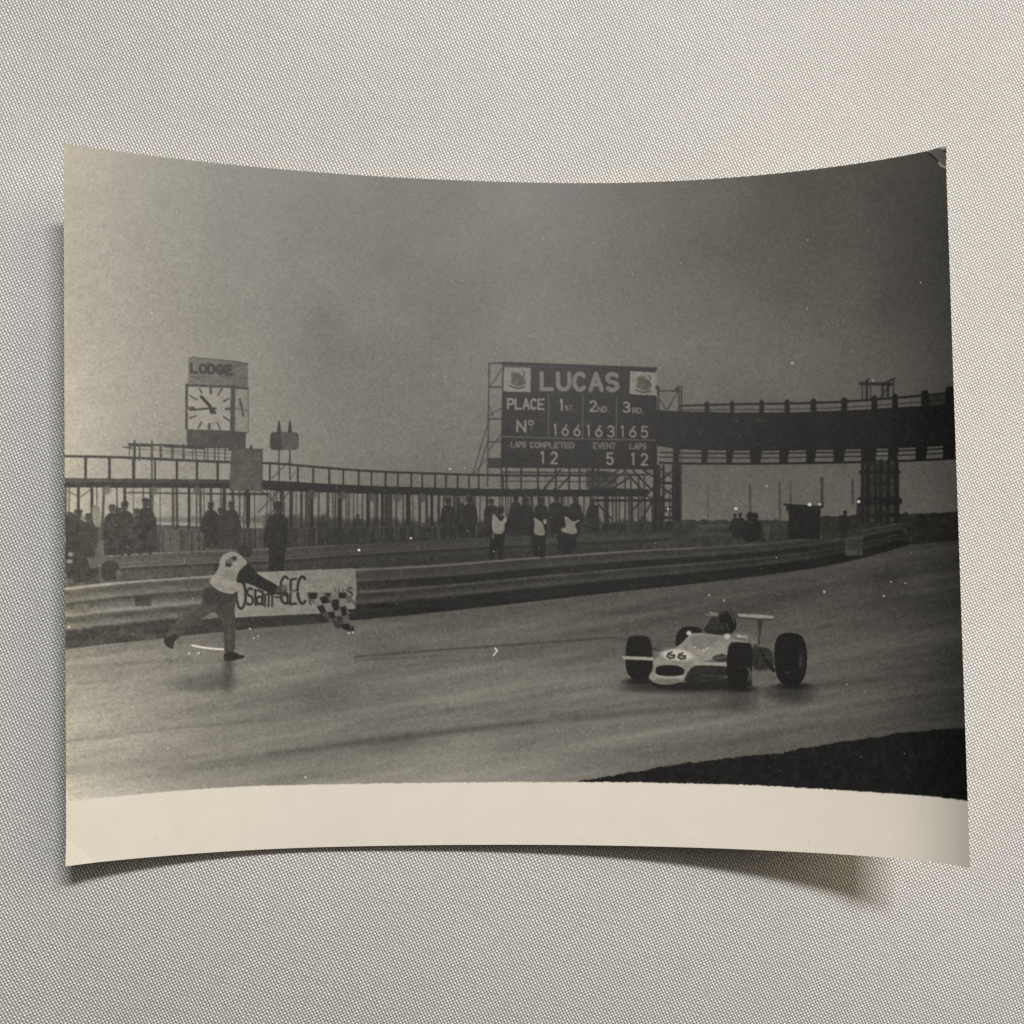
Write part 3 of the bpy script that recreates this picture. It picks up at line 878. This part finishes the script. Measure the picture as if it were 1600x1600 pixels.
poly(Z9((700, 215), (738, 172), (800, 145), (862, 150), (920, 192), (988, 265), (935, 305), (878, 372), (862, 460), (895, 480), (882, 545), (830, 588), (760, 578), (690, 558), (640, 520), (582, 465), (600, 425), (660, 358), (690, 290), (693, 240)), 1.02, 1, 1, .05)
poly(Z9((690, 400), (760, 340), (850, 350), (860, 460), (720, 430)), .80, .6, 1, .05)
line(Z9((660, 380), (770, 400), (690, 440)), 2.4, .72, .5, 1.2)
line(Z9((620, 490), (760, 540), (860, 530)), 3, .86, .5, 1.5)
poly(Z9((838, 188), (868, 200), (872, 240), (845, 248), (805, 212)), .12, .95)
poly(Z9((752, 258), (790, 262), (835, 285), (800, 310), (750, 300)), .12, .95)
poly(Z9((752, 235), (800, 205), (842, 250), (800, 275), (755, 262)), .42, .8)
line(Z9((790, 225), (840, 240)), 1.6, .8, .7)
poly(Z9((1290, 520), (1340, 480), (1400, 510), (1390, 600), (1300, 600), (1270, 570)), .34, .9, 1)
blob(446, 917, 5, 4, .72, .7)
line(Z9((1300, 580), (1390, 575)), 3, .08)

# ---- single-seater racing car
def ZC(*p):
    return zm(p, 940, 920, 4.444)


def zl(pts, w, t, a=1.0, soft=.6):
    line(ZC(*pts), w, t, a, soft)


blob(1075, 1075, 92, 7.5, .18, .8, 0, .5)
blob(1000, 1070, 24, 7, .22, .6, 0, .6)
blob(1237, 1072, 27, 5, .04, .95, 0, .45)
blob(1154, 1076, 22, 5, .04, .95, 0, .45)
blob(999, 1064, 23, 5, .05, .95, 0, .45)
blob(1237, 1083, 30, 11, .20, .65, 0, .7)
blob(1236, 1092, 24, 8, .4, .4, 0, .8)
blob(1154, 1087, 22, 12, .32, .5, -.1, .8)
blob(1140, 1104, 24, 6, .4, .45, -.15, .8)
blob(1165, 1108, 14, 4, .5, .4, -.15, .8)

poly(ZC((330, 640), (560, 655), (760, 620), (1040, 610), (1040, 690), (600, 700), (360, 690)), .08, .85, 1)
poly(ZC((505, 400), (515, 320), (545, 270), (600, 258), (680, 268), (700, 300), (620, 330), (560, 400)), .02, 1, 1)          # far rear wheel
zl([(340, 415), (420, 430), (480, 420)], 2, .2)
zl([(345, 440), (410, 445)], 2.4, .95, .8)
poly(ZC((165, 420), (175, 345), (210, 325), (300, 323), (335, 350), (350, 430), (352, 560), (325, 620), (280, 640), (215, 632), (170, 580), (160, 500)), .0, 1, 1)   # front wheel by the verge
poly(ZC((398, 462), (450, 432), (520, 405), (585, 345), (620, 305), (700, 308), (830, 325), (905, 345), (880, 400), (865, 470), (770, 480), (700, 508), (640, 530), (610, 590), (545, 648), (450, 668), (370, 655), (325, 622), (330, 590), (365, 560), (352, 500)), 1.30, 1, 1, .05)
poly(ZC((600, 330), (690, 318), (830, 335), (760, 400), (640, 420)), 1.05, .6, 1, .05)
poly(ZC((640, 430), (760, 400), (870, 420), (860, 480), (700, 500), (640, 520)), 1.5, .5, 1, .05)
poly(ZC((365, 620), (545, 620), (540, 652), (440, 668), (360, 650)), 1.0, .8, 1)
poly(ZC((600, 560), (660, 525), (900, 540), (900, 600), (720, 640), (560, 660)), .16, .9, 1, .04)
zl([(700, 600), (860, 605)], 3, .7, .5)
zl([(680, 640), (860, 620)], 3, .45, .5)
poly(ZC((140, 466), (355, 474), (360, 498), (150, 488)), 1.5, 1, 0)
poly(ZC((640, 508), (905, 512), (908, 536), (650, 528)), 1.5, 1, 0)
blob(940 + 520 / 4.444, 920 + 458 / 4.444, 25, 8.5, 2.0, .95, .10)
for ox in (0, 17):                                                                             # race number on the nose
    line([(1049 + ox, 1018.5 + ox * .08), (1043.5 + ox, 1021 + ox * .08), (1041.5 + ox, 1025 + ox * .08), (1046 + ox, 1028 + ox * .08), (1052.5 + ox, 1027 + ox * .08), (1053 + ox, 1023.5 + ox * .08), (1046 + ox, 1023 + ox * .08)], 3, .25, .9)
poly(ZC((368, 565), (378, 540), (420, 528), (520, 530), (565, 550), (575, 575), (560, 598), (500, 605), (410, 603), (375, 590)), .0, 1, 1)
zl([(372, 602), (440, 618), (520, 616), (565, 602)], 2.6, 1.6, .8)
poly(ZC((690, 300), (740, 230), (820, 190), (910, 210), (930, 300), (830, 322)), .16, 1, 1)
poly(ZC((740, 195), (830, 180), (850, 290), (740, 290)), .30, .8, 1, .04)
poly(ZC((805, 190), (830, 158), (880, 152), (915, 180), (935, 240), (925, 290), (870, 300), (850, 260), (820, 240)), .02, 1, 1)
zl([(880, 165), (905, 190), (915, 230)], 2.2, .8, .8)
zl([(860, 240), (880, 280)], 2.4, .7, .8)
zl([(830, 175), (850, 165)], 2, .6, .8)
poly(ZC((890, 318), (960, 300), (1075, 330), (1085, 385), (1000, 375), (900, 360)), 1.0, 1, 1, .06)
zl([(940, 325), (1000, 335)], 4, 1.7, .8)
zl([(905, 355), (1000, 375)], 4, 1.5, .7)
poly(ZC((755, 470), (860, 440), (870, 510), (770, 500)), .24, .8, 1)
zl([(770, 490), (860, 470)], 2, 1.0, .6)
blob(940 + 603 / 4.444, 920 + 307 / 4.444, 4, 3.6, 1.9)
blob(940 + 868 / 4.444, 920 + 328 / 4.444, 5, 4, 1.9)
zl([(718, 178), (800, 184)], 3.2, 1.0)
zl([(750, 165), (800, 175)], 2.4, 1.3)
poly(ZC((945, 172), (1100, 178), (1190, 188), (1185, 210), (1060, 205), (945, 196)), 1.45)
zl([(940, 196), (1060, 207), (1185, 212)], 2, .25, .9)
poly(ZC((1078, 215), (1115, 218), (1098, 330), (1090, 400), (1078, 400), (1090, 300)), .34)
poly(ZC((1040, 380), (1110, 400), (1180, 420), (1200, 560), (1100, 575), (1040, 560)), .18, .85, 1, .06)
zl([(1080, 395), (1200, 405)], 2.6, .95, .7)
zl([(1050, 572), (1195, 560)], 4, .9, .6)
zl([(1100, 430), (1140, 500), (1190, 565)], 6, .06)
zl([(1110, 480), (1200, 470)], 2, .8, .5)
zl([(1040, 450), (1190, 440)], 2, .5, .6)
poly(ZC((870, 420), (885, 380), (920, 368), (1010, 372), (1040, 390), (1045, 470), (1040, 600), (1030, 660), (990, 690), (905, 690), (875, 640), (862, 540)), .02, 1, 1)
for k in range(5):
    zl([(895 + k * 26, 390), (888 + k * 27, 520), (900 + k * 24, 670)], 1.0, .11, .5)
    zl([(195 + k * 30, 345), (186 + k * 34, 450)], 1.0, .10, .5)
zl([(1015, 550), (1030, 580), (1020, 630)], 4, .85, .7)
zl([(1000, 660), (1035, 640)], 3, .3, .7)
poly(ZC((1195, 430), (1205, 350), (1240, 310), (1300, 303), (1375, 312), (1410, 360), (1425, 450), (1420, 560), (1395, 640), (1340, 675), (1260, 668), (1215, 620), (1198, 530)), .0, 1, 1)
for k in range(7):
    zl([(1222 + k * 22, 330 + abs(k - 3) * 6), (1215 + k * 23, 480), (1228 + k * 21, 640 - abs(k - 3) * 5)], 1.1, .10, .5)
blob(940 + 1385 / 4.444, 920 + 500 / 4.444, 5, 20, .22, .8)
blob(940 + 1378 / 4.444, 920 + 500 / 4.444, 2, 10, .6, .6)
for q in ((705, 430), (645, 405), (730, 412), (955, 330)):
    p = ZC(q)[0]
    blob(p[0], p[1], 1.6, 1.2, 2.2, .8)

# ---- dark grass verge in the corner
gxs = np.arange(899, 1516, 1.5)
gys = np.interp(gxs, [899, 980, 1088, 1205, 1322, 1430, 1515], [1221, 1206.5, 1190, 1176, 1158, 1142, 1133]) + rng.normal(0, .7, len(gxs)) + np.interp(gxs, gxs[::9], rng.normal(0, 1.1, len(gxs[::9])))
poly([(a, b) for a, b in zip(gxs, gys)] + [(1520, 1262), (899, 1230)], .06, 1, 0, .05)

T = blur(T, 1, 1)
# paper and film grain, dust marks printed through from the negative
gr = rng.standard_normal((CH, CW)).astype(np.float32)
gr = blur(gr, 1)
gr /= gr.std()
gr2 = vnoise(CW, CH, CW // 5, CH // 5)
T += 0.036 * gr + 0.034 * gr2 + 0.022 * vnoise(CW, CH, CW // 10, CH // 10)
SCRATCH = [([(300.7, 1008), (307, 1009.5), (318, 1011.5), (332, 1013.2), (349.5, 1014.4)], 2.6, 2.0)]
for pts, w, t in SCRATCH:
    line(pts, w, t)
line([(774, 1013), (777, 1016), (771, 1024)], 2, 2.1)
line([(773, 1015), (774, 1012)], 1.6, 2.0)
for x, y, r, t in ((561.5, 859.5, 2.1, 2.3), (642.5, 841, 1.8, 2.2), (703, 733, 1.7, 1.9), (1237, 568, 2.4, 1.9), (1149, 795, 2.6, 2.1), (1197, 759.5, 1.6, 1.7), (1264, 788.5, 3, 2.2), (1279.5, 788, 2.2, 1.9), (1340.5, 784, 2.6, 2.3), (1363.5, 595, 1.5, 1.9), (1043, 795.5, 1.8, 2.0),
                   (478, 1214, 2.2, 1.7), (1287, 925, 1.8, 1.8), (1380, 931, 1.8, 1.9), (1391, 909, 1.6, 1.7), (1413, 911, 1.5, 1.7), (1287, 924, 2, 1.7), (1437, 443, 1.5, 2.2), (1261, 376, 1.4, 2.0), (1260, 483, 1.3, 1.8), (849, 375, 1.2, 1.7), (927, 380, 1.3, 1.7), (277, 333, 1.4, 1.4),
                   (296, 1021, 1.5, 1.8), (311, 1020, 1.6, 1.7), (276, 602, 1.4, 1.3), (391, 982, 1.3, 1.8), (397, 997, 1.3, 1.7), (404, 994, 1.2, 1.7), (1107, 930, 1.5, 1.8), (1130, 938, 1.5, 1.8), (1323, 1069, 1.3, 1.6)):
    blob(x, y, r, r * .85, t)
for _ in range(190):
    x, y = rng.uniform(108, 1480), rng.uniform(290, 1215)
    r = abs(rng.normal(0, .35)) + .4
    blob(x, y, r, r, 1.5 + .5 * rng.random() if rng.random() < .75 else .5, .75)
# a few hairs and fine scuffs
for _ in range(14):
    x, y, a = rng.uniform(130, 1450), rng.uniform(320, 1190), rng.uniform(0, 6.28)
    line([(x, y), (x + 6 * math.cos(a), y + 6 * math.sin(a)), (x + 11 * math.cos(a + .6), y + 11 * math.sin(a + .6))], .8, 1.25, .5)

# ---- tone to print density
x_ = XX[None, :]
y_ = YY[:, None]
K = np.interp(XX, [103, 200, 350, 600, 900, 1200, 1400, 1500], [66, 58, 45, 27, 18, 15, 14, 12]).astype(np.float32)[None, :]  # blacks lifted towards the left: sheen veil painted into the print tone
S = np.interp(XX, [103, 200, 350, 600, 850, 1000, 1200, 1350, 1440, 1490], [201, 177, 144, 114, 107, 103, 97, 91, 86, 80]).astype(np.float32)[None, :]  # sky darker to the right: print's own tone plus painted left-hand glare
S = S * (1.0 + 0.10 * np.clip((y_ - 520) / 260, -1, 1))
G = np.clip(K + T * (S - K), 4, 250) / 255.0
LIN = np.where(G < 0.04045, G / 12.92, ((G + 0.055) / 1.055) ** 2.4).astype(np.float32)
# divides out lamp falloff across the sheet; the painted glare at left stays
ALB = LIN / np.interp(XX, [103, 400, 800, 1200, 1500], [1.0, 0.95, 0.88, 0.78, 0.68]).astype(np.float32)[None, :] * 0.76
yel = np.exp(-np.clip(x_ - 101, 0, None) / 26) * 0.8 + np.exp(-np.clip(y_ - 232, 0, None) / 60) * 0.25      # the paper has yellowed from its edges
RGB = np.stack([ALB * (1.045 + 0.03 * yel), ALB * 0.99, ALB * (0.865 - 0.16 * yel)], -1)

# ---- white margin, slightly ragged where the enlarger easel ended
mx = np.arange(96, 1524, 1.5)
my = np.interp(mx, [96, 105, 200, 300, 400, 600, 800, 1000, 1200, 1300, 1400, 1509, 1524], [1253, 1252, 1241.5, 1233, 1227.5, 1223, 1221, 1222, 1227, 1233, 1239.5, 1246.5, 1248])
k5 = np.ones(41) / 41
my = np.convolve(np.pad(my, 20, mode='edge'), k5, 'valid')
my = my + np.convolve(rng.normal(0, 1.0, len(mx)), np.ones(3) / 3, 'same') * .55
MY = np.interp(XX, mx, my)[None, :]
marg = np.clip((y_ - MY) / 1.2 + .5, 0, 1)
edge_l = np.clip((109.5 - x_) / 1.5, 0, 1) * np.clip((y_ - 1234) / 2, 0, 1)
marg = np.maximum(marg, edge_l)
paper = np.array([0.83, 0.772, 0.675], np.float32)
pv = 1 + 0.008 * vnoise(CW, CH, 60, 50) + 0.006 * gr
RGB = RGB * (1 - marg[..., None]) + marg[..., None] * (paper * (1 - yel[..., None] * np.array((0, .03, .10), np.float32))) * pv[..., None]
MARG = marg > .5


def stamp(pts, w, col, alpha=1.0):
    """paint a worn mark straight onto the paper"""
    global T
    keep = T
    T = np.zeros((CH, CW), np.float32)
    line(pts, w, 1.0, alpha)
    a = T[..., None]
    T = keep
    RGB[:] = RGB * (1 - a) + a * np.array(col, np.float32)


# cracked, bent corner
cm, sl = poly_mask([(1447, 236), (1462, 250), (1468, 258), (1474, 265), (1484, 268), (1484, 226), (1444, 228)])
RGB[sl] = np.where(cm[..., None], RGB[sl] * 0.6 + np.array((.125, .120, .106), np.float32), RGB[sl])
stamp([(1447, 238), (1454, 246), (1460, 250), (1466, 257)], 2.0, (.02, .018, .014), .9)
stamp([(1446, 237), (1452, 240.5)], 1.5, (.45, .42, .36), .8)
stamp([(1466, 257), (1470, 262), (1477, 265)], 2.0, (.55, .52, .42), .9)
stamp([(1471, 236), (1478, 233)], 4.0, (.62, .57, .44), .95)
stamp([(1470, 239), (1477, 241)], 2.2, (.02, .018, .012), .9)
stamp([(1478, 240), (1478.5, 258)], 1.2, (.5, .46, .38), .7)
# chipped left edge, pale where the emulsion is gone
for y0, y1, w in ((832, 846, 2.2), (894, 900, 1.4), (1056, 1064, 1.2), (950, 953, 1.4)):
    stamp([(101.5, y0), (103.0, y1)], w, (.7, .64, .54), .9)
stamp([(107, 1329), (122, 1340), (130, 1348)], 3.0, (.66, .61, .52), .2)
stamp([(243, 1304), (246, 1310)], 1.0, (.5, .45, .38), .6)
stamp([(1262, 1314), (1263, 1316)], 1.6, (.45, .36, .28), .6)


# ---- subjects of the print as regions
def region(i, pts):
    m, sl = poly_mask(pts)
    RID[sl][m] = i


track_pts = [(a, b) for a, b in zip(rx, ry)] + [(1532, 1270), (90, 1280)]
region(1, track_pts)
region(2, [(a, b) for a, b in zip(gxs, gys)] + [(1530, 1262), (899, 1230)])
region(3, [(x, float(rail_up(x)) - 2) for x in range(88, 770, 8)] + [(786, 742), (786, 822), (420, 858), (246, 864), (165, 868), (88, 905)])
region(4, [(x, float(rear_top(x)) - 2) for x in range(100, 1066, 8)] + [(1100, 852)] + [(x, float(rail_top(x)) - 2) for x in range(1110, 1406, 8)] + [(1424, 850)] + [(x, float(road_edge(x))) for x in range(1420, 87, -8)])
region(5, [(x, float(br(x)) - 3) for x in range(1064, 1536, 8)] + [(x, float(bl(x)) + 2) for x in range(1532, 1404, -8)] + [(1404, 814), (1340, 814), (1343, 725)] + [(x, float(bl(x)) + 2) for x in range(1340, 1064, -8)] + [(1066, 814), (1026, 826), (1026, 608), (1066, 604)])
region(6, [(762, 566), (788, 566), (1024, 575), (1026, 650), (1024, 826), (905, 832), (786, 822), (786, 762), (740, 742), (761, 660)])
region(7, [(194, 692), (205, 691), (291, 697), (289, 602), (294, 559), (302, 557), (388, 568), (390, 678), (386, 703), (300, 718), (205, 713)])
region(8, [(358, 699), (412, 701), (411, 769), (357, 768)])
region(9, [(434, 658), (456, 658), (457, 674), (468, 677), (468, 704), (455, 706), (455, 724), (434, 722), (434, 706), (422, 703), (422, 677)])
for c, a in (((104, 905), 1.5), ((124, 890), 1.45), ((190, 868), 1.3), ((228, 866), 1.35)):
    region(10, [(c[0] - 16 * a, c[1] - 50 * a), (c[0] - 5 * a, c[1] - 67 * a), (c[0] + 5 * a, c[1] - 67 * a), (c[0] + 16 * a, c[1] - 50 * a), (c[0] + 13 * a, c[1]), (c[0] - 13 * a, c[1])])
region(17, [(418, 790), (428, 776), (440, 776), (450, 790), (456, 850), (445, 893), (419, 893), (412, 840)])
region(11, Z7((345, 260), (420, 180), (470, 180), (515, 330), (490, 400), (470, 400), (520, 606), (415, 612), (340, 612), (355, 400), (322, 430), (322, 380), (360, 360)))
region(18, Z7((670, 260), (650, 200), (710, 190), (800, 250), (830, 290), (815, 600), (770, 600), (705, 585), (690, 410), (670, 340)))
region(19, Z7((880, 280), (930, 190), (1000, 190), (1095, 270), (1082, 390), (1062, 560), (920, 562), (905, 400), (860, 370)))
region(12, [(1226, 787), (1284, 791), (1281, 842), (1231, 843)])
region(13, [(372, 897), (401, 894), (480, 891), (551, 888), (556, 889), (558, 921), (555, 948), (515, 958), (445, 961), (400, 963), (367, 965)])
region(14, Z8((800, 370), (1150, 370), (1240, 470), (1235, 520), (1170, 525), (1180, 620), (1225, 690), (1215, 735), (1150, 718), (1060, 690), (1010, 640), (930, 560), (880, 490), (810, 430)))
man = Z9((555, 495), (582, 460), (600, 425), (630, 370), (608, 285), (690, 255), (700, 215), (738, 172), (800, 143), (866, 148), (868, 110), (905, 85), (985, 85), (1032, 115), (1030, 160), (995, 225), (988, 265), (1040, 310), (1085, 375), (1160, 425), (1310, 505), (1340, 480), (1400, 510), (1390, 600), (1280, 605),
         (1180, 565), (1060, 505), (930, 460), (895, 480), (882, 545), (852, 650), (820, 690), (845, 770), (862, 860), (856, 1010), (852, 1190), (900, 1222), (948, 1225), (945, 1255), (845, 1275), (790, 1290), (735, 1285), (748, 1080), (722, 900), (690, 820), (640, 775), (570, 785), (480, 862), (330, 965), (235, 1090),
         (208, 1165), (160, 1145), (105, 1072), (150, 985), (235, 880), (350, 770), (430, 720), (512, 680), (515, 580))
region(15, smooth_pts(man, 1))
region(16, smooth_pts(ZC((140, 466), (165, 420), (175, 345), (210, 323), (300, 320), (340, 400), (450, 425), (505, 400), (515, 320), (545, 268), (600, 256), (690, 270), (740, 225), (715, 175), (800, 160), (870, 148), (930, 175), (1190, 185), (1190, 212), (1115, 218), (1098, 360), (1195, 400), (1205, 345), (1240, 308), (1300, 301), (1378, 310),
                          (1412, 360), (1427, 450), (1422, 560), (1395, 642), (1340, 678), (1255, 670), (1200, 570), (1045, 580), (1030, 665), (990, 693), (900, 693), (868, 610), (700, 650), (545, 660), (450, 670), (320, 625), (280, 642), (215, 634), (170, 585), (155, 495)), 1))
RID[np.broadcast_to(MARG, RID.shape)] = 20
region(21, [(1447, 236), (1462, 250), (1468, 258), (1474, 265), (1490, 270), (1490, 222), (1440, 222)])

# ------------------------------------------------------------------ materials of the sheet
def print_material():
    mat = bpy.data.materials.new('bromide_print')
    g = NT(mat)
    at = g.node('ShaderNodeAttribute', attribute_name='print_tone')
    co = g.node('ShaderNodeTexCoord').outputs['Object']
    gn = g.noise(co, 2600, 2, .6)
    f = g.m('ADD', 0.93, g.m('MULTIPLY', gn, 0.14))
    cc = g.node('ShaderNodeCombineColor')
    for i in range(3):
        g.link(f, cc.inputs[i])
    mul = g.node('ShaderNodeMix', data_type='RGBA', blend_type='MULTIPLY')
    mul.inputs[0].default_value = 1.0
    g.link(at.outputs['Color'], mul.inputs[6])
    g.link(cc.outputs[0], mul.inputs[7])
    g.link(mul.outputs[2], g.bsdf.inputs['Base Color'])
    rn = g.noise(co, 60, 4, .6)
    g.link(g.m('ADD', 0.42, g.m('MULTIPLY', rn, 0.08)), g.bsdf.inputs['Roughness'])
    g.bsdf.inputs['Specular IOR Level'].default_value = 0.42
    bump = g.node('ShaderNodeBump')
    bump.inputs['Strength'].default_value = 0.12
    bump.inputs['Distance'].default_value = 0.0001
    b2 = g.m('ADD', g.noise(co, 1500, 2), g.m('MULTIPLY', g.noise(co, 120, 3), 2.0))
    g.link(b2, bump.inputs['Height'])
    g.link(bump.outputs['Normal'], g.bsdf.inputs['Normal'])
    return mat


def paper_material():
    mat = bpy.data.materials.new('aged_paper')
    g = NT(mat)
    co = g.node('ShaderNodeTexCoord').outputs['Object']
    nz = g.noise(co, 90, 4, .6)
    g.link(g.mix(nz, (0.62, 0.50, 0.32, 1), (0.72, 0.61, 0.43, 1)), g.bsdf.inputs['Base Color'])
    g.bsdf.inputs['Roughness'].default_value = 0.8
    return mat


# ------------------------------------------------------------------ build the sheet
root = bpy.data.objects.new('photograph', None)
scene.collection.objects.link(root)
root.empty_display_size = 0.02
root['label'] = 'curled black-and-white race photograph with a blank white strip below its picture'
root['category'] = 'photograph'

NU, NV = 1180, 900
uu, vv = np.meshgrid(np.linspace(0, 1, NU), np.linspace(0, 1, NV))
P = sheet(uu, vv)
# worn outline: the edges are cut a hair unevenly
px, py = pic(uu, vv)


def sample(img, x, y):
    fx = np.clip((x - X0) * SC - .5, 0, CW - 1.001)
    fy = np.clip((y - Y0) * SC - .5, 0, CH - 1.001)
    xi, yi = fx.astype(int), fy.astype(int)
    ax, ay = (fx - xi)[..., None], (fy - yi)[..., None]
    return (img[yi, xi] * (1 - ax) + img[yi, xi + 1] * ax) * (1 - ay) + (img[yi + 1, xi] * (1 - ax) + img[yi + 1, xi + 1] * ax) * ay


colr = sample(RGB, px, py)
col4 = np.concatenate([np.clip(colr, 0, 1), np.ones(colr.shape[:2] + (1,))], -1).astype(np.float32).reshape(-1, 4)
cxp, cyp = (px[:-1, :-1] + px[1:, 1:]) / 2, (py[:-1, :-1] + py[1:, 1:]) / 2
ci = np.clip(((cxp - X0) * SC).astype(int), 0, CW - 1)
cj = np.clip(((cyp - Y0) * SC).astype(int), 0, CH - 1)
fid = RID[cj, ci]

# surface normals shared by all pieces so that the sheet shades as one
du = np.gradient(P, axis=1)
dv = np.gradient(P, axis=0)
N = np.cross(dv, du)
N /= np.linalg.norm(N, axis=-1, keepdims=True)
if N[NV // 2, NU // 2, 2] < 0:
    N = -N
N = N.reshape(-1, 3).astype(np.float32)

pm = print_material()
wp = paper_material()


def piece(name, i, parent, label=None):
    me, used = mesh_from_grid(name, P, pm, True, fid == i)
    at = me.attributes.new('print_tone', 'FLOAT_COLOR', 'POINT')
    at.data.foreach_set('color', col4[used].ravel())
    me.normals_split_custom_set_from_vertices(N[used])
    o = link(name, me, parent)
    if label:
        o['label'] = label
    return o


picture = piece('printed_picture', 0, root, 'grey cloudy sky and horizon of the printed race scene')
SUB = {1: ('printed_track', 'wet grey race track'), 2: ('printed_grass_verge', 'dark grass verge at the track edge'), 3: ('printed_walkway', 'raised walkway with railing and many posts'),
       4: ('printed_guard_rail', 'corrugated guard rails along the track'), 5: ('printed_footbridge', 'dark footbridge on lattice towers'), 6: ('printed_scoreboard', 'dark scoreboard with race places on scaffolding'),
       7: ('printed_clock_tower', 'square clock tower with lettered sign'), 8: ('printed_notice_board', 'grey notice board hung on the walkway'), 9: ('printed_loudspeaker', 'pair of loudspeakers on poles'),
       10: ('printed_spectator', 'group of spectators in dark coats'), 17: ('printed_spectator', 'dark-clad person standing behind the banner'), 11: ('printed_marshal', None), 18: ('printed_marshal', None), 19: ('printed_marshal', None), 12: ('printed_hut', 'small dark hut'),
       13: ('printed_banner', 'white banner with brushed lettering'), 14: ('printed_chequered_flag', 'black and white chequered flag'), 15: ('printed_flag_marshal', 'striding person in white tabard and dark trousers waving a flag'),
       16: ('printed_race_car', 'pale open-wheel race car with dark tyres')}
for i, (nm, lb) in SUB.items():
    piece(nm, i, picture, lb)
piece('blank_margin', 20, root, 'blank cream strip below the picture')
piece('cracked_corner', 21, root, 'bent corner with cracked emulsion')

# paper body: back and cut edges, just under the emulsion
nu, nv = 200, 150
u2, v2 = np.meshgrid(np.linspace(0, 1, nu), np.linspace(0, 1, nv))
tp = sheet(u2, v2, 0.00003)
bk = sheet(u2, v2, 0.00026)
rim = np.concatenate([[(0, j) for j in range(nu)], [(i, nu - 1) for i in range(1, nv)], [(nv - 1, j) for j in range(nu - 2, -1, -1)], [(i, 0) for i in range(nv - 2, 0, -1)]])
ids = np.arange(nu * nv).reshape(nv, nu)
quads = np.stack([ids[:-1, :-1], ids[1:, :-1], ids[1:, 1:], ids[:-1, 1:]], -1).reshape(-1, 4)
off = nu * nv
faces = [tuple(q) for q in quads.tolist()] + [tuple(a + off for a in q[::-1]) for q in quads.tolist()]
r_ids = [int(ids[i, j]) for i, j in rim]
for a, b in zip(r_ids, r_ids[1:] + r_ids[:1]):
    faces.append((a, b, b + off, a + off))
me = bpy.data.meshes.new('paper_base')
me.from_pydata(np.concatenate([tp.reshape(-1, 3), bk.reshape(-1, 3)]).tolist(), [], faces)
me.materials.append(wp)
me.update()
link('paper_base', me, root)
